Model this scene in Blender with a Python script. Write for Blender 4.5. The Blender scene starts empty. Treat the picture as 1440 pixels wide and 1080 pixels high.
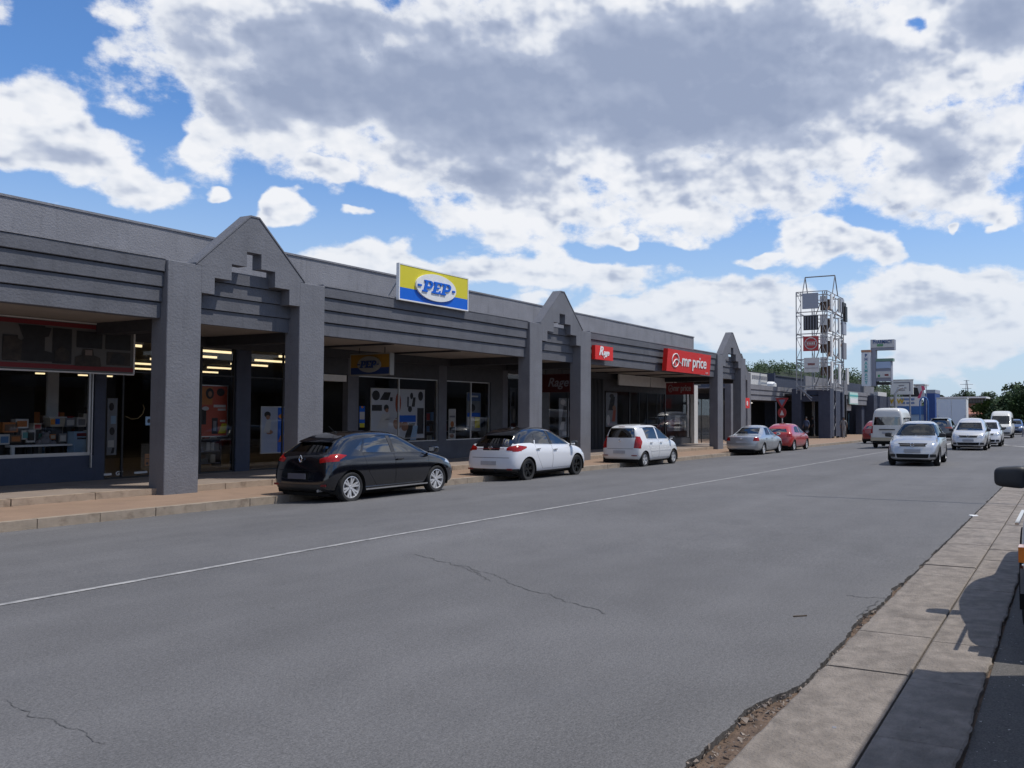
import bpy, bmesh, math, random
from mathutils import Vector, Matrix, noise
R = math.radians
random.seed(7)
SC = bpy.context.scene
COL = SC.collection
PI = math.pi

# ------------------------------------------------------------------ camera, sky, sun, exposure
FPX, PX0, YAW, PITCH, CAMH = 1204.0, 927.0, 0.448, 0.036, 1.55
cd = bpy.data.cameras.new('camera'); cam = bpy.data.objects.new('camera', cd); COL.objects.link(cam)
cam.location = (0, 0, CAMH)
cam.rotation_euler = (PI/2 + PITCH, 0, -PI/2 + YAW)
cd.sensor_fit = 'HORIZONTAL'; cd.sensor_width = 36; cd.lens = FPX/1440*36
cd.shift_x = -(PX0-720)/1440; cd.clip_start = .05; cd.clip_end = 6000
SC.camera = cam
SC.view_settings.view_transform = 'Standard'; SC.view_settings.look = 'None'
SC.view_settings.gamma = 1; SC.view_settings.use_curve_mapping = False
SC.view_settings.exposure = 0.0

FV = Vector((math.cos(YAW)*math.cos(PITCH), math.sin(YAW)*math.cos(PITCH), math.sin(PITCH)))
RV = Vector((math.sin(YAW), -math.cos(YAW), 0)); UV = RV.cross(FV)
def ray(px, py): return FV + RV*((px-PX0)/FPX) + UV*((540-py)/FPX)
def at(px, Y):
    "X of the point with depth-plane Y seen in column px (at horizon height)"
    r = ray(px, 583); return r.x*Y/r.y
def zat(px, py, Y):
    r = ray(px, py); return CAMH + r.z*Y/r.y
def atd(px, py, d):
    r = ray(px, py); return Vector((0, 0, CAMH)) + r*d

SUN_EL, SUN_AZ = 63.0, None
shadow_dir = Vector((-.45, .89, 0)).normalized()          # where shadows point
to_sun = (-shadow_dir*math.cos(R(SUN_EL)) + Vector((0, 0, math.sin(R(SUN_EL))))).normalized()
sl = bpy.data.lights.new('sun', 'SUN'); so = bpy.data.objects.new('sun', sl); COL.objects.link(so)
sl.energy = 3.6; sl.angle = R(.53); sl.color = (1, .955, .88)
so.rotation_euler = to_sun.to_track_quat('Z', 'Y').to_euler()

# ---- world
W = bpy.data.worlds.new('World'); SC.world = W; W.use_nodes = True
W.cycles.sampling_method = 'MANUAL'; W.cycles.sample_map_resolution = 512
NT = W.node_tree; NT.nodes.clear()
class NB:
    def __init__(s, nt): s.nt = nt
    def n(s, t, **k):
        x = s.nt.nodes.new(t)
        for a, b in k.items(): setattr(x, a, b)
        return x
    def put(s, sock, v):
        if isinstance(v, (int, float)): sock.default_value = v
        elif isinstance(v, (tuple, list)):
            sock.default_value = (tuple(v)+(1,)) if (len(v) == 3 and sock.type == 'RGBA') else tuple(v)
        else: s.nt.links.new(v, sock)
    def m(s, op, a, b=None, c=None, clamp=False):
        x = s.n('ShaderNodeMath', operation=op, use_clamp=clamp)
        s.put(x.inputs[0], a)
        if b is not None: s.put(x.inputs[1], b)
        if c is not None: s.put(x.inputs[2], c)
        return x.outputs[0]
    def mr(s, v, a, b, c=0., d=1., smooth=True):
        x = s.n('ShaderNodeMapRange', interpolation_type='SMOOTHSTEP' if smooth else 'LINEAR')
        s.put(x.inputs['Value'], v)
        for k, w in (('From Min', a), ('From Max', b), ('To Min', c), ('To Max', d)): s.put(x.inputs[k], w)
        return x.outputs['Result']
    def vec(s, a, b, c):
        x = s.n('ShaderNodeCombineXYZ')
        for i, v in enumerate((a, b, c)): s.put(x.inputs[i], v)
        return x.outputs[0]
    def vm(s, op, a, b=None):
        x = s.n('ShaderNodeVectorMath', operation=op); s.put(x.inputs[0], a)
        if b is not None: s.put(x.inputs[1], b)
        return x.outputs['Value'] if op in ('LENGTH', 'DOT_PRODUCT') else x.outputs[0]
    def noise(s, v, scale, detail=4, rough=.5, dist=0.):
        x = s.n('ShaderNodeTexNoise'); 
        if v is not None: s.put(x.inputs['Vector'], v)
        s.put(x.inputs['Scale'], scale); s.put(x.inputs['Detail'], detail); s.put(x.inputs['Roughness'], rough); s.put(x.inputs['Distortion'], dist)
        return x.outputs[0]
    def mix(s, f, a, b, mode='MIX'):
        x = s.n('ShaderNodeMix', data_type='RGBA', blend_type=mode)
        s.put(x.inputs[0], f); s.put(x.inputs[6], a); s.put(x.inputs[7], b)
        return x.outputs[2]

w = NB(NT)
tc = w.n('ShaderNodeTexCoord').outputs['Generated']
sx = w.n('ShaderNodeSeparateXYZ'); w.put(sx.inputs[0], tc)
dx, dy, dz = sx.outputs
AZ = w.m('ARCTAN2', dy, dx); EL = w.m('ARCSINE', dz)
def azel(px, py):
    r = ray(px, py).normalized(); return math.atan2(r.y, r.x), math.asin(r.z)
# cloud banks: centre and radii as seen from the street: (px, py, rx, ry, weight)
BL = [(440,120,290,175,1.2),(700,150,330,170,1.35),(960,70,330,190,1.4),(1130,130,300,160,1.1),(1240,60,220,200,.9),(1330,210,200,130,1.0),(760,275,190,85,.95),(1000,250,230,95,1.0),(1370,40,150,120,1.2),
      (180,30,80,55,.9),(90,215,145,75,1.15),(200,275,62,40,.9),(20,150,110,70,1.0),(0,15,45,30,.9),(290,215,46,32,.85),(398,300,44,22,1.15),(466,250,50,27,1.1),(488,310,26,11,.95),(282,276,18,10,.9),
      (560,382,130,36,1.05),(700,375,110,38,1.0),(820,385,130,40,1.1),(900,332,18,18,.9),(1180,345,76,34,1.25),(1075,365,70,16,1.0),(1235,356,40,22,.9),
      (900,445,150,36,1.05),(1040,440,150,48,1.15),(1270,410,120,52,1.1),(1400,420,120,60,1.05),(1340,318,16,10,.9),(1425,320,24,11,.9),(1300,480,200,36,.9),(1120,480,200,30,.8),(1400,300,70,30,.6)]
HO = [(230,170,60,70,.5),(60,60,95,50,.7),(350,250,55,60,.35),(620,250,60,55,.3),(1290,20,22,14,.35),(1300,150,26,18,.25),(520,300,60,30,.5),(1300,350,50,22,.35),(960,355,120,20,.5)]
GB = [(430,120,260,110,.95),(640,130,340,120,1.1),(980,110,330,130,1.25),(720,255,150,45,.8),(1020,245,190,45,.6),(1340,215,150,80,.8),(1400,30,110,60,.8),(90,230,90,45,.6),(1180,360,60,14,.5),(1270,440,120,26,.7),(560,395,110,12,.5),(900,452,120,22,.55),(180,272,60,18,.5),(860,215,90,30,.4),(1100,300,110,22,.55),(820,395,100,14,.45)]
def cloudfield(az, el, BL, HO):
    """smooth field of the cloud banks"""
    tot = None
    for (px, py, rx, ry, wt), sg in [(b, 1) for b in BL]+[(b, -1) for b in HO]:
        a0, e0 = azel(px, py)
        a1, _ = azel(px+rx, py); _, e1 = azel(px, py-ry)
        v = w.vec(w.m('MULTIPLY', w.m('SUBTRACT', az, a0), 1/abs(a1-a0)), w.m('MULTIPLY', w.m('SUBTRACT', el, e0), 1/abs(e1-e0)), 0.)
        l = w.vm('LENGTH', v)
        g = w.mr(l, 1.55, .05, 0., wt*sg*1.06)
        tot = g if tot is None else (w.m('MAXIMUM', tot, g) if sg > 0 else w.m('ADD', tot, g))
    return tot
p1 = w.vec(w.m('MULTIPLY', AZ, 1.25), w.m('MULTIPLY', w.m('POWER', w.m('MAXIMUM', EL, .001), .8), 1.75), 3.7)
wn = w.n('ShaderNodeTexNoise'); w.put(wn.inputs['Vector'], p1); wn.inputs['Scale'].default_value = 7; wn.inputs['Detail'].default_value = 4
wc = w.vm('SUBTRACT', wn.outputs['Color'], (.5, .5, .5))
ws = w.n('ShaderNodeSeparateXYZ'); w.put(ws.inputs[0], wc)
azw = w.m('MULTIPLY_ADD', ws.outputs[0], .13, AZ); elw = w.m('MULTIPLY_ADD', ws.outputs[1], .085, EL)
FIELD = cloudfield(azw, elw, BL, HO); GREY = cloudfield(azw, elw, GB, [])
# outside the view the same kind of broken cumulus goes on
outm = w.mr(w.vm('LENGTH', w.vec(w.m('MULTIPLY', w.m('SUBTRACT', AZ, YAW), 1/.80), w.m('MULTIPLY', w.m('SUBTRACT', EL, .2), 1/.42), 0.)), .95, 1.25)
broad = w.mr(w.noise(w.vec(w.m('MULTIPLY', dx, 1.), w.m('MULTIPLY', dy, 1.), w.m('MULTIPLY', dz, 1.6)), 2.1, 3, .5), .42, .62, 0., 1.)
FIELD = w.m('ADD', FIELD, w.m('MULTIPLY', broad, outm)); GREY = w.m('ADD', GREY, w.m('MULTIPLY', broad, w.m('MULTIPLY', outm, .8)))
fbl = w.noise(p1, 6.5, 2., .5)
fb = w.noise(p1, 13., 8, .62, .0)
m4 = w.noise(p1, 12., 3.5, .55)
p1u = w.vm('ADD', p1, (-.008, .020, 0.))
m4u = w.noise(p1u, 12., 3.5, .55)
nf = w.m('ADD', w.m('MULTIPLY', w.m('SUBTRACT', fbl, .5), .85), w.m('MULTIPLY', w.m('SUBTRACT', fb, .5), 1.55))
D = w.m('ADD', FIELD, nf)
ALPHA = w.mr(D, .30, .66)
relief = w.m('MULTIPLY', w.m('SUBTRACT', m4, m4u), 3.4)
core = w.m('ADD', GREY, w.m('MULTIPLY', w.m('SUBTRACT', fbl, .5), .75))
BASE = w.mr(core, .10, 1.15, .0, 1., True)
det = w.m('ADD', relief, w.m('MULTIPLY', w.m('SUBTRACT', fb, .5), .55))
SH = w.m('SUBTRACT', w.m('MULTIPLY_ADD', BASE, .86, .14), w.m('MULTIPLY', det, w.m('MULTIPLY_ADD', BASE, -.78, 1.)))
SH = w.m('MULTIPLY', SH, w.mr(D, .34, 1.05, .15, 1.))
ramp = w.n('ShaderNodeValToRGB'); w.put(ramp.inputs[0], SH)
cr = ramp.color_ramp; cr.elements[0].position = 0; cr.elements[0].color = (.91, .92, .95, 1)
cr.elements[1].position = 1; cr.elements[1].color = (.315, .375, .52, 1)
e = cr.elements.new(.25); e.color = (.80, .83, .89, 1)
e = cr.elements.new(.60); e.color = (.45, .51, .65, 1)
sky = w.n('ShaderNodeTexSky', sky_type='NISHITA'); sky.sun_disc = False
sky.sun_elevation = R(SUN_EL); sky.sun_rotation = math.atan2(to_sun.x, to_sun.y)
sky.air_density = 1.0; sky.dust_density = .6; sky.ozone_density = 2.2
STR = .1
lift = w.mr(EL, .33, 0.0)                                          # haze toward the horizon
skyc = w.mix(1., sky.outputs[0], (.80, 1.15, 1.56), 'MULTIPLY')
skyc = w.mix(w.m('MULTIPLY', lift, .82), skyc, (5.6, 6.8, 8.2))
cl = w.vm('MULTIPLY', ramp.outputs[0], (10., 10., 10.))
hz = w.mr(EL, .25, .0, 0., .85)
cl = w.mix(hz, cl, (6.6, 7.3, 8.4))
fin = w.mix(w.m('MULTIPLY', ALPHA, .97), skyc, cl)
bg = w.n('ShaderNodeBackground'); w.put(bg.inputs[0], fin); bg.inputs[1].default_value = STR
wo = w.n('ShaderNodeOutputWorld'); NT.links.new(bg.outputs[0], wo.inputs[0])

# ------------------------------------------------------------------ materials
MATS = {}
def mat(name, col, rough=.6, metal=0., spots=0., var=.0, vscale=6., bump=0., bscale=60., spec=.5, coat=0., emit=None, estr=0., detail=5, stain=None, streak=0., alpha=None):
    if name in MATS: return MATS[name]
    m = bpy.data.materials.new(name); MATS[name] = m; m.use_nodes = True
    nt = m.node_tree; b = nt.nodes['Principled BSDF']; q = NB(nt)
    b.inputs['Roughness'].default_value = rough; b.inputs['Metallic'].default_value = metal
    b.inputs['Specular IOR Level'].default_value = spec; b.inputs['Coat Weight'].default_value = coat; b.inputs['Coat Roughness'].default_value = .10
    c = tuple(col)+(1,)
    b.inputs['Base Color'].default_value = c
    co = q.n('ShaderNodeTexCoord').outputs['Object']
    if var or stain:
        out = c
        if var:
            nz = q.noise(co, vscale, detail, .6)
            f = q.mr(nz, .3, .7, 1-var, 1+var, False)
            out = q.mix(1., c, q.vec(f, f, f), 'MULTIPLY')
        if streak:
            geo = q.n('ShaderNodeMapping'); q.put(geo.inputs[0], co); geo.inputs['Scale'].default_value = (1, 1, .08)
            sn = q.noise(geo.outputs[0], 5., 5, .6)
            out = q.mix(q.mr(sn, .52, .75, 0., streak), out, (col[0]*.45, col[1]*.45, col[2]*.45))
        if stain:
            sc, lo, hi, scol, amt = stain
            out = q.mix(q.mr(q.noise(co, sc, 6, .65), lo, hi, 0., amt), out, scol)
        if spots:
            for sc_, th in ((5.5, .045), (17., .07)):
                vp = q.n('ShaderNodeTexVoronoi'); q.put(vp.inputs['Vector'], co); vp.inputs['Scale'].default_value = sc_
                pd = q.m('ADD', vp.outputs['Distance'], q.m('MULTIPLY', q.m('SUBTRACT', q.noise(co, sc_*6, 3), .5), .12))
                out = q.mix(q.mr(pd, th*.5, th, spots, 0.), out, (col[0]*.28, col[1]*.27, col[2]*.26))
        nt.links.new(out, b.inputs['Base Color'])
        rr = q.mr(q.noise(co, vscale*1.7, 4), .3, .7, max(0, rough-.08), min(1, rough+.08), False)
        nt.links.new(rr, b.inputs['Roughness'])
    if bump:
        bn = q.n('ShaderNodeBump'); bn.inputs['Strength'].default_value = min(1, bump); bn.inputs['Distance'].default_value = .01*max(1, bump)
        q.put(bn.inputs['Height'], q.noise(co, bscale, 5, .6)); nt.links.new(bn.outputs[0], b.inputs['Normal'])
    if emit:
        b.inputs['Emission Color'].default_value = tuple(emit)+(1,); b.inputs['Emission Strength'].default_value = estr
    return m
def glassmat(name, tint, refl=.10, rough=.015, tcol=None):
    m = bpy.data.materials.new(name); MATS[name] = m; m.use_nodes = True
    nt = m.node_tree; nt.nodes.clear(); q = NB(nt)
    t = q.n('ShaderNodeBsdfTransparent'); t.inputs[0].default_value = tuple(tcol or (tint, tint, tint))+(1,)
    g = q.n('ShaderNodeBsdfGlossy'); g.inputs['Roughness'].default_value = rough
    fr = q.n('ShaderNodeFresnel'); fr.inputs[0].default_value = 1.5
    gg = q.n('ShaderNodeNewGeometry'); f = q.m('MULTIPLY', q.m('MAXIMUM', fr.outputs[0], refl), q.m('SUBTRACT', 1., gg.outputs['Backfacing']))
    mx = q.n('ShaderNodeMixShader'); q.put(mx.inputs[0], f); nt.links.new(t.outputs[0], mx.inputs[1]); nt.links.new(g.outputs[0], mx.inputs[2])
    o = q.n('ShaderNodeOutputMaterial'); nt.links.new(mx.outputs[0], o.inputs[0])
    return m
def asphalt(name, base, scale=1., crack=True, patch=.12):
    m = bpy.data.materials.new(name); MATS[name] = m; m.use_nodes = True
    nt = m.node_tree; b = nt.nodes['Principled BSDF']; q = NB(nt)
    co = q.n('ShaderNodeTexCoord').outputs['Object']
    big = q.noise(co, .22, 5, .55); mid = q.noise(co, 1.7, 5, .6); fine = q.noise(co, 80., 3, .8); grain = q.noise(co, 30., 3, .8)
    vo = q.n('ShaderNodeTexVoronoi'); q.put(vo.inputs['Vector'], co); vo.inputs['Scale'].default_value = 130
    f = q.m('MULTIPLY', q.mr(big, .3, .7, 1-patch, 1+patch, False), q.mr(mid, .3, .7, .93, 1.07, False))
    st = q.n('ShaderNodeMapping'); q.put(st.inputs[0], co); st.inputs['Scale'].default_value = (.05, 1.1, 1)
    f = q.m('MULTIPLY', f, q.mr(q.noise(st.outputs[0], 1., 4, .5), .35, .7, .93, 1.08, False))
    f = q.m('MULTIPLY', f, q.mr(fine, .3, .7, .58, 1.48, False))
    f = q.m('MULTIPLY', f, q.mr(grain, .3, .7, .82, 1.2, False))
    spk = q.mr(vo.outputs['Distance'], .0, .28, 1.35, 1.0)
    f = q.m('MULTIPLY', f, spk)
    out = q.mix(1., tuple(base)+(1,), q.vec(f, f, f), 'MULTIPLY')
    # small dark pits and spots
    vp = q.n('ShaderNodeTexVoronoi'); q.put(vp.inputs['Vector'], co); vp.inputs['Scale'].default_value = 1.7; vp.inputs['Randomness'].default_value = 1
    pd = q.m('ADD', vp.outputs['Distance'], q.m('MULTIPLY', q.m('SUBTRACT', q.noise(co, 22., 3), .5), .10))
    out = q.mix(q.mr(pd, .012, .045, .55, 0.), out, (base[0]*.35, base[1]*.35, base[2]*.35))
    # faint oil and tyre film
    out = q.mix(q.mr(q.noise(co, .55, 3), .56, .72, 0., .22), out, (base[0]*.72, base[1]*.74, base[2]*.78))
    nt.links.new(out, b.inputs['Base Color'])
    b.inputs['Roughness'].default_value = .82; b.inputs['Specular IOR Level'].default_value = .35
    bn = q.n('ShaderNodeBump'); bn.inputs['Strength'].default_value = .7; bn.inputs['Distance'].default_value = .006
    q.put(bn.inputs['Height'], fine); nt.links.new(bn.outputs[0], b.inputs['Normal'])
    return m

ASPH = asphalt('asphalt', (.116, .113, .114))
ASPH2 = asphalt('old_asphalt', (.095, .088, .082), patch=.4)
PLA = mat('grey_plaster', (.148, .150, .166), .75, var=.10, vscale=1.6, bump=1.1, bscale=20., spec=.3, streak=.25)
PLB = mat('board_plaster', (.108, .110, .124), .75, var=.14, vscale=1.6, bump=1.1, bscale=20., spec=.3, streak=.3)
PLG = mat('parapet_plaster', (.205, .205, .222), .8, var=.10, vscale=1.5, bump=1.6, bscale=22., spec=.2, streak=.35)
NAVY = mat('dark_blue_plaster', (.050, .058, .085), .7, var=.08, vscale=3, bump=.8, bscale=30., spec=.3, streak=.2)
DGREY = mat('charcoal_paint', (.035, .036, .042), .6, var=.08, vscale=4)
BLACK = mat('black_paint', (.012, .012, .014), .5)
SOFF = mat('soffit_board', (.27, .24, .215), .8, var=.06, vscale=2)
KERB = mat('kerb_concrete', (.30, .245, .19), .9, var=.16, vscale=5, bump=1., bscale=60, stain=(3.5, .5, .72, (.12, .085, .06, 1), .6))
STEP = mat('step_concrete', (.33, .255, .19), .9, var=.15, vscale=5, bump=1., bscale=60, stain=(4, .5, .7, (.13, .09, .06, 1), .6))
PAVE = mat('tan_pavement', (.26, .175, .12), .92, var=.12, vscale=2.2, bump=.8, bscale=90, stain=(1.1, .5, .75, (.15, .10, .075, 1), .55))
WALK = mat('walkway_concrete', (.25, .20, .165), .85, var=.12, vscale=1.8, bump=.4, bscale=60, stain=(1.5, .5, .72, (.13, .10, .085, 1), .5))
SLAB = mat('slab_concrete', (.232, .200, .172), .9, var=.26, vscale=9, bump=1.6, bscale=55, detail=9, stain=(2.6, .45, .68, (.115, .098, .085, 1), .6), spots=.75)
DIRT = mat('dirt', (.13, .088, .062), .95, var=.35, vscale=14, bump=2., bscale=40)
GRND = mat('ground_earth', (.16, .14, .11), .95, var=.2, vscale=.2)
LINE = mat('worn_line_paint', (.34, .33, .32), .8, var=.25, vscale=14, stain=(4.5, .42, .66, (.13, .13, .135, 1), .7))
CRK = mat('crack_dark', (.074, .072, .072), .95)
STEEL = mat('galvanised_steel', (.42, .43, .44), .45, .6, var=.12, vscale=8)
WSTEEL = mat('pale_painted_steel', (.27, .27, .28), .5, .1, var=.15, vscale=5)
RUST = mat('rusty_steel', (.16, .085, .05), .8, .2, var=.3, vscale=9)
ALU = mat('aluminium_frame', (.50, .50, .50), .4, .7)
WHITE = mat('white_paint', (.72, .72, .71), .5, var=.05)
OFFW = mat('off_white', (.55, .54, .52), .6, var=.08, vscale=5)
GLASS = glassmat('shop_glass', .90, .05)
CGLASS = glassmat('car_glass', .10, .22, .01, (.09, .105, .11))
CGLASSL = glassmat('car_glass_light', .30, .10, .01, (.34, .38, .40))
RUBBER = mat('tyre_rubber', (.016, .016, .017), .85, var=.15, vscale=20)
ALLOY = mat('alloy_rim', (.60, .60, .61), .38, .45)
BALLOY = mat('black_rim', (.02, .02, .02), .3, .5)
CHROME = mat('chrome', (.75, .75, .76), .08, 1.)
PLAST = mat('black_plastic', (.022, .022, .024), .5, var=.05)
LINER = mat('wheel_well_black', (.006, .006, .006), .9)
SEATM = mat('seat_cloth', (.05, .05, .055), .9)
REDL = mat('red_lens', (.27, .007, .006), .12, coat=.25, spec=.35, var=.4, vscale=16)
AMBL = mat('amber_lens', (.62, .17, .02), .15, coat=1.)
HEADL = mat('headlight_lens', (.48, .50, .53), .10, .35, coat=1.)
PLATE = mat('blank_plate', (.34, .35, .38), .6, var=.08, vscale=9)
DPLATE = mat('dim_plate', (.07, .075, .10), .5)
REDS = mat('sign_red', (.62, .018, .014), .4, spec=.3)
DRED = mat('sign_dark_red', (.17, .010, .012), .5)
YEL = mat('sign_yellow', (.62, .54, .035), .45, spec=.3)
BLU = mat('sign_blue', (.004, .115, .56), .45, spec=.3)
ORA = mat('sign_orange', (.62, .22, .02), .5)
LBLU = mat('pale_blue_panel', (.30, .45, .62), .6)
TEAL = mat('teal_print', (.10, .42, .40), .6)
GRN = mat('green_print', (.05, .30, .10), .6)
PALEG = mat('pale_green_board', (.46, .66, .60), .6)
BROWN = mat('brown_brick_wall', (.17, .085, .06), .85, var=.2, vscale=2)
TERRA = mat('terracotta_roof', (.30, .13, .085), .85, var=.2, vscale=2)
SKIN = mat('skin', (.16, .09, .06), .6)
TUBE = mat('lit_tube', (.9, .85, .7), .5, emit=(1., .80, .46), estr=1.5)
BLKP = mat('print_black', (.02, .02, .022), .6)
GREYP = mat('print_grey', (.20, .20, .22), .6)
PINK = mat('print_pink', (.60, .08, .16), .6)
SKINP = mat('print_skin', (.30, .15, .09), .6)
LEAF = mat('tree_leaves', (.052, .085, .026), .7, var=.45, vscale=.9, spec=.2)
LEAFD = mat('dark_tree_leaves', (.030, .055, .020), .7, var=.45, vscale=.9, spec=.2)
BARK = mat('bark', (.10, .075, .055), .9, var=.2, vscale=9, bump=1.)

# ------------------------------------------------------------------ helpers
def setp(o, label=None, cat=None, group=None, kind=None):
    if label: o['label'] = label
    if cat: o['category'] = cat
    if group: o['group'] = group
    if kind: o['kind'] = kind
    return o
def thing(name, label, cat, loc=(0, 0, 0), rz=0, group=None):
    o = bpy.data.objects.new(name, None); o.empty_display_size = .2; COL.objects.link(o)
    o.location = loc; o.rotation_euler = (0, 0, rz)
    return setp(o, label, cat, group)
def fin_bm(name, bm, mats, parent=None, smooth=None, recalc=True):
    if recalc: bmesh.ops.recalc_face_normals(bm, faces=bm.faces)
    me = bpy.data.meshes.new(name); bm.to_mesh(me); bm.free()
    if not isinstance(mats, (list, tuple)): mats = [mats]
    for m in mats: me.materials.append(m)
    if smooth is not None:
        me.polygons.foreach_set('use_smooth', [True]*len(me.polygons)); me.set_sharp_from_angle(angle=R(smooth))
    o = bpy.data.objects.new(name, me); COL.objects.link(o)
    if parent: o.parent = parent
    return o
def box(bm, x0, x1, y0, y1, z0, z1, mi=0):
    vs = [bm.verts.new((x, y, z)) for z in (z0, z1) for (x, y) in ((x0, y0), (x1, y0), (x1, y1), (x0, y1))]
    fs = [(0, 3, 2, 1), (4, 5, 6, 7), (0, 1, 5, 4), (1, 2, 6, 5), (2, 3, 7, 6), (3, 0, 4, 7)]
    out = []
    for f in fs:
        g = bm.faces.new([vs[i] for i in f]); g.material_index = mi; out.append(g)
    return vs, out
def bevel_all(bm, wd, seg=1):
    bmesh.ops.bevel(bm, geom=[e for e in bm.edges if len(e.link_faces) == 2 and e.calc_face_angle(0) > .6], offset=wd, segments=seg, affect='EDGES', profile=.6)
def bobj(name, b, m, parent=None, bev=0):
    bm = bmesh.new(); box(bm, *b)
    if bev: bevel_all(bm, bev)
    return fin_bm(name, bm, m, parent)
def quad(bm, pts, mi=0):
    f = bm.faces.new([bm.verts.new(p) for p in pts]); f.material_index = mi; return f
def prism(bm, poly, y0, y1, mi=0):
    "polygon in (x,z) extruded along y (ngon faces ok)"
    a = [bm.verts.new((x, y0, z)) for x, z in poly]; b = [bm.verts.new((x, y1, z)) for x, z in poly]
    f = bm.faces.new(a); f.material_index = mi; f = bm.faces.new(b[::-1]); f.material_index = mi
    n = len(poly)
    for i in range(n):
        f = bm.faces.new([a[i], b[i], b[(i+1) % n], a[(i+1) % n]]); f.material_index = mi
def bar(bm, p, q, r, n=6, mi=0, r2=None):
    p = Vector(p); q = Vector(q); d = (q-p)
    if d.length < 1e-6: return
    z = d.normalized(); x = z.orthogonal().normalized(); y = z.cross(x); r2 = r if r2 is None else r2
    A = [bm.verts.new(p+(x*math.cos(t)+y*math.sin(t))*r) for t in [2*PI*i/n+PI/n for i in range(n)]]
    B = [bm.verts.new(q+(x*math.cos(t)+y*math.sin(t))*r2) for t in [2*PI*i/n+PI/n for i in range(n)]]
    for i in range(n):
        f = bm.faces.new([A[i], A[(i+1) % n], B[(i+1) % n], B[i]]); f.material_index = mi
    bm.faces.new(A[::-1]).material_index = mi; bm.faces.new(B).material_index = mi
def lathe(bm, prof, n=28, axis='y', c=(0, 0, 0), mi=0, close=False):
    rings = []
    for (r, h) in prof:
        rg = []
        for i in range(n):
            t = 2*PI*i/n
            if axis == 'y': p = (c[0]+r*math.cos(t), c[1]+h, c[2]+r*math.sin(t))
            else: p = (c[0]+r*math.cos(t), c[1]+r*math.sin(t), c[2]+h)
            rg.append(bm.verts.new(p))
        rings.append(rg)
    for a, b in zip(rings, rings[1:]):
        for i in range(n):
            f = bm.faces.new([a[i], a[(i+1) % n], b[(i+1) % n], b[i]]); f.material_index = mi
    if close:
        bm.faces.new(rings[0]).material_index = mi; bm.faces.new(rings[-1][::-1]).material_index = mi
def disc(bm, cx, cz, rx, rz, y0, y1, n=32, mi=0):
    prism(bm, [(cx+rx*math.cos(2*PI*i/n), cz+rz*math.sin(2*PI*i/n)) for i in range(n)], y0, y1, mi)
def text(name, s, size, m, parent, loc, rz=0, depth=.012, shear=0., bold=0., sxs=1., align='CENTER', spacing=1.):
    cu = bpy.data.curves.new(name, 'FONT'); cu.body = s; cu.size = size; cu.extrude = depth/2; cu.shear = shear; cu.offset = bold
    cu.align_x = align; cu.align_y = 'CENTER'; cu.space_character = spacing; cu.resolution_u = 3
    t = bpy.data.objects.new(name, cu); COL.objects.link(t)
    dg = bpy.context.evaluated_depsgraph_get(); dg.update()
    me = bpy.data.meshes.new_from_object(t.evaluated_get(dg)); bpy.data.objects.remove(t); bpy.data.curves.remove(cu)
    me.materials.clear(); me.materials.append(m)
    me.transform(Matrix.Rotation(rz, 4, 'Z') @ Matrix.Rotation(PI/2, 4, 'X') @ Matrix.Diagonal((sxs, 1, 1, 1)))
    o = bpy.data.objects.new(name, me); COL.objects.link(o); o.parent = parent; o.location = loc
    return o

# ------------------------------------------------------------------ ground
def sm(a, b, x):
    t = max(0, min(1, (x-a)/(b-a))); return t*t*(3-2*t)
def drop(X):
    if X < 8: return 0.
    if X < 62: return -.0055*(X-8)
    return -.297-.0025*(min(X, 160)-62)
YR, YC, YK = 1.43, 7.94, 14.47
def gz(X, Y):
    c = 0.
    if Y > YC-.6:
        c = -.032*(min(Y, YK)-YC+.15)
        if Y < YC+.3: c = min(0., -.018*(Y-YC+.6)**2/.9*1.2)
    if Y > YK: c = -.032*(YK-YC+.15)
    return drop(X)+c
def sheet(name, xs, ys, zf, m, parent=None, thick=0):
    bm = bmesh.new(); V = [[bm.verts.new((x, y, zf(x, y))) for y in ys] for x in xs]
    for i in range(len(xs)-1):
        for j in range(len(ys)-1): bm.faces.new([V[i][j], V[i+1][j], V[i+1][j+1], V[i][j+1]])
    return fin_bm(name, bm, m, parent, smooth=30)
def lin(a, b, n): return [a+(b-a)*i/n for i in range(n+1)]
xsG = [-400, -100, -30]+lin(-20, 100, 60)+[110, 125, 140, 170, 250, 500, 1500, 4000]
o = sheet('ground', xsG, [-3000, -400, -60, -12, -5, -1, 0, .4, 1.2, 2, 4, YC-.6, YC, YC+.3, 10, 12, YK, 16, 20, 30, 60, 400, 3000], lambda x, y: gz(x, y)-.06, GRND); setp(o, kind='structure')
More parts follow.
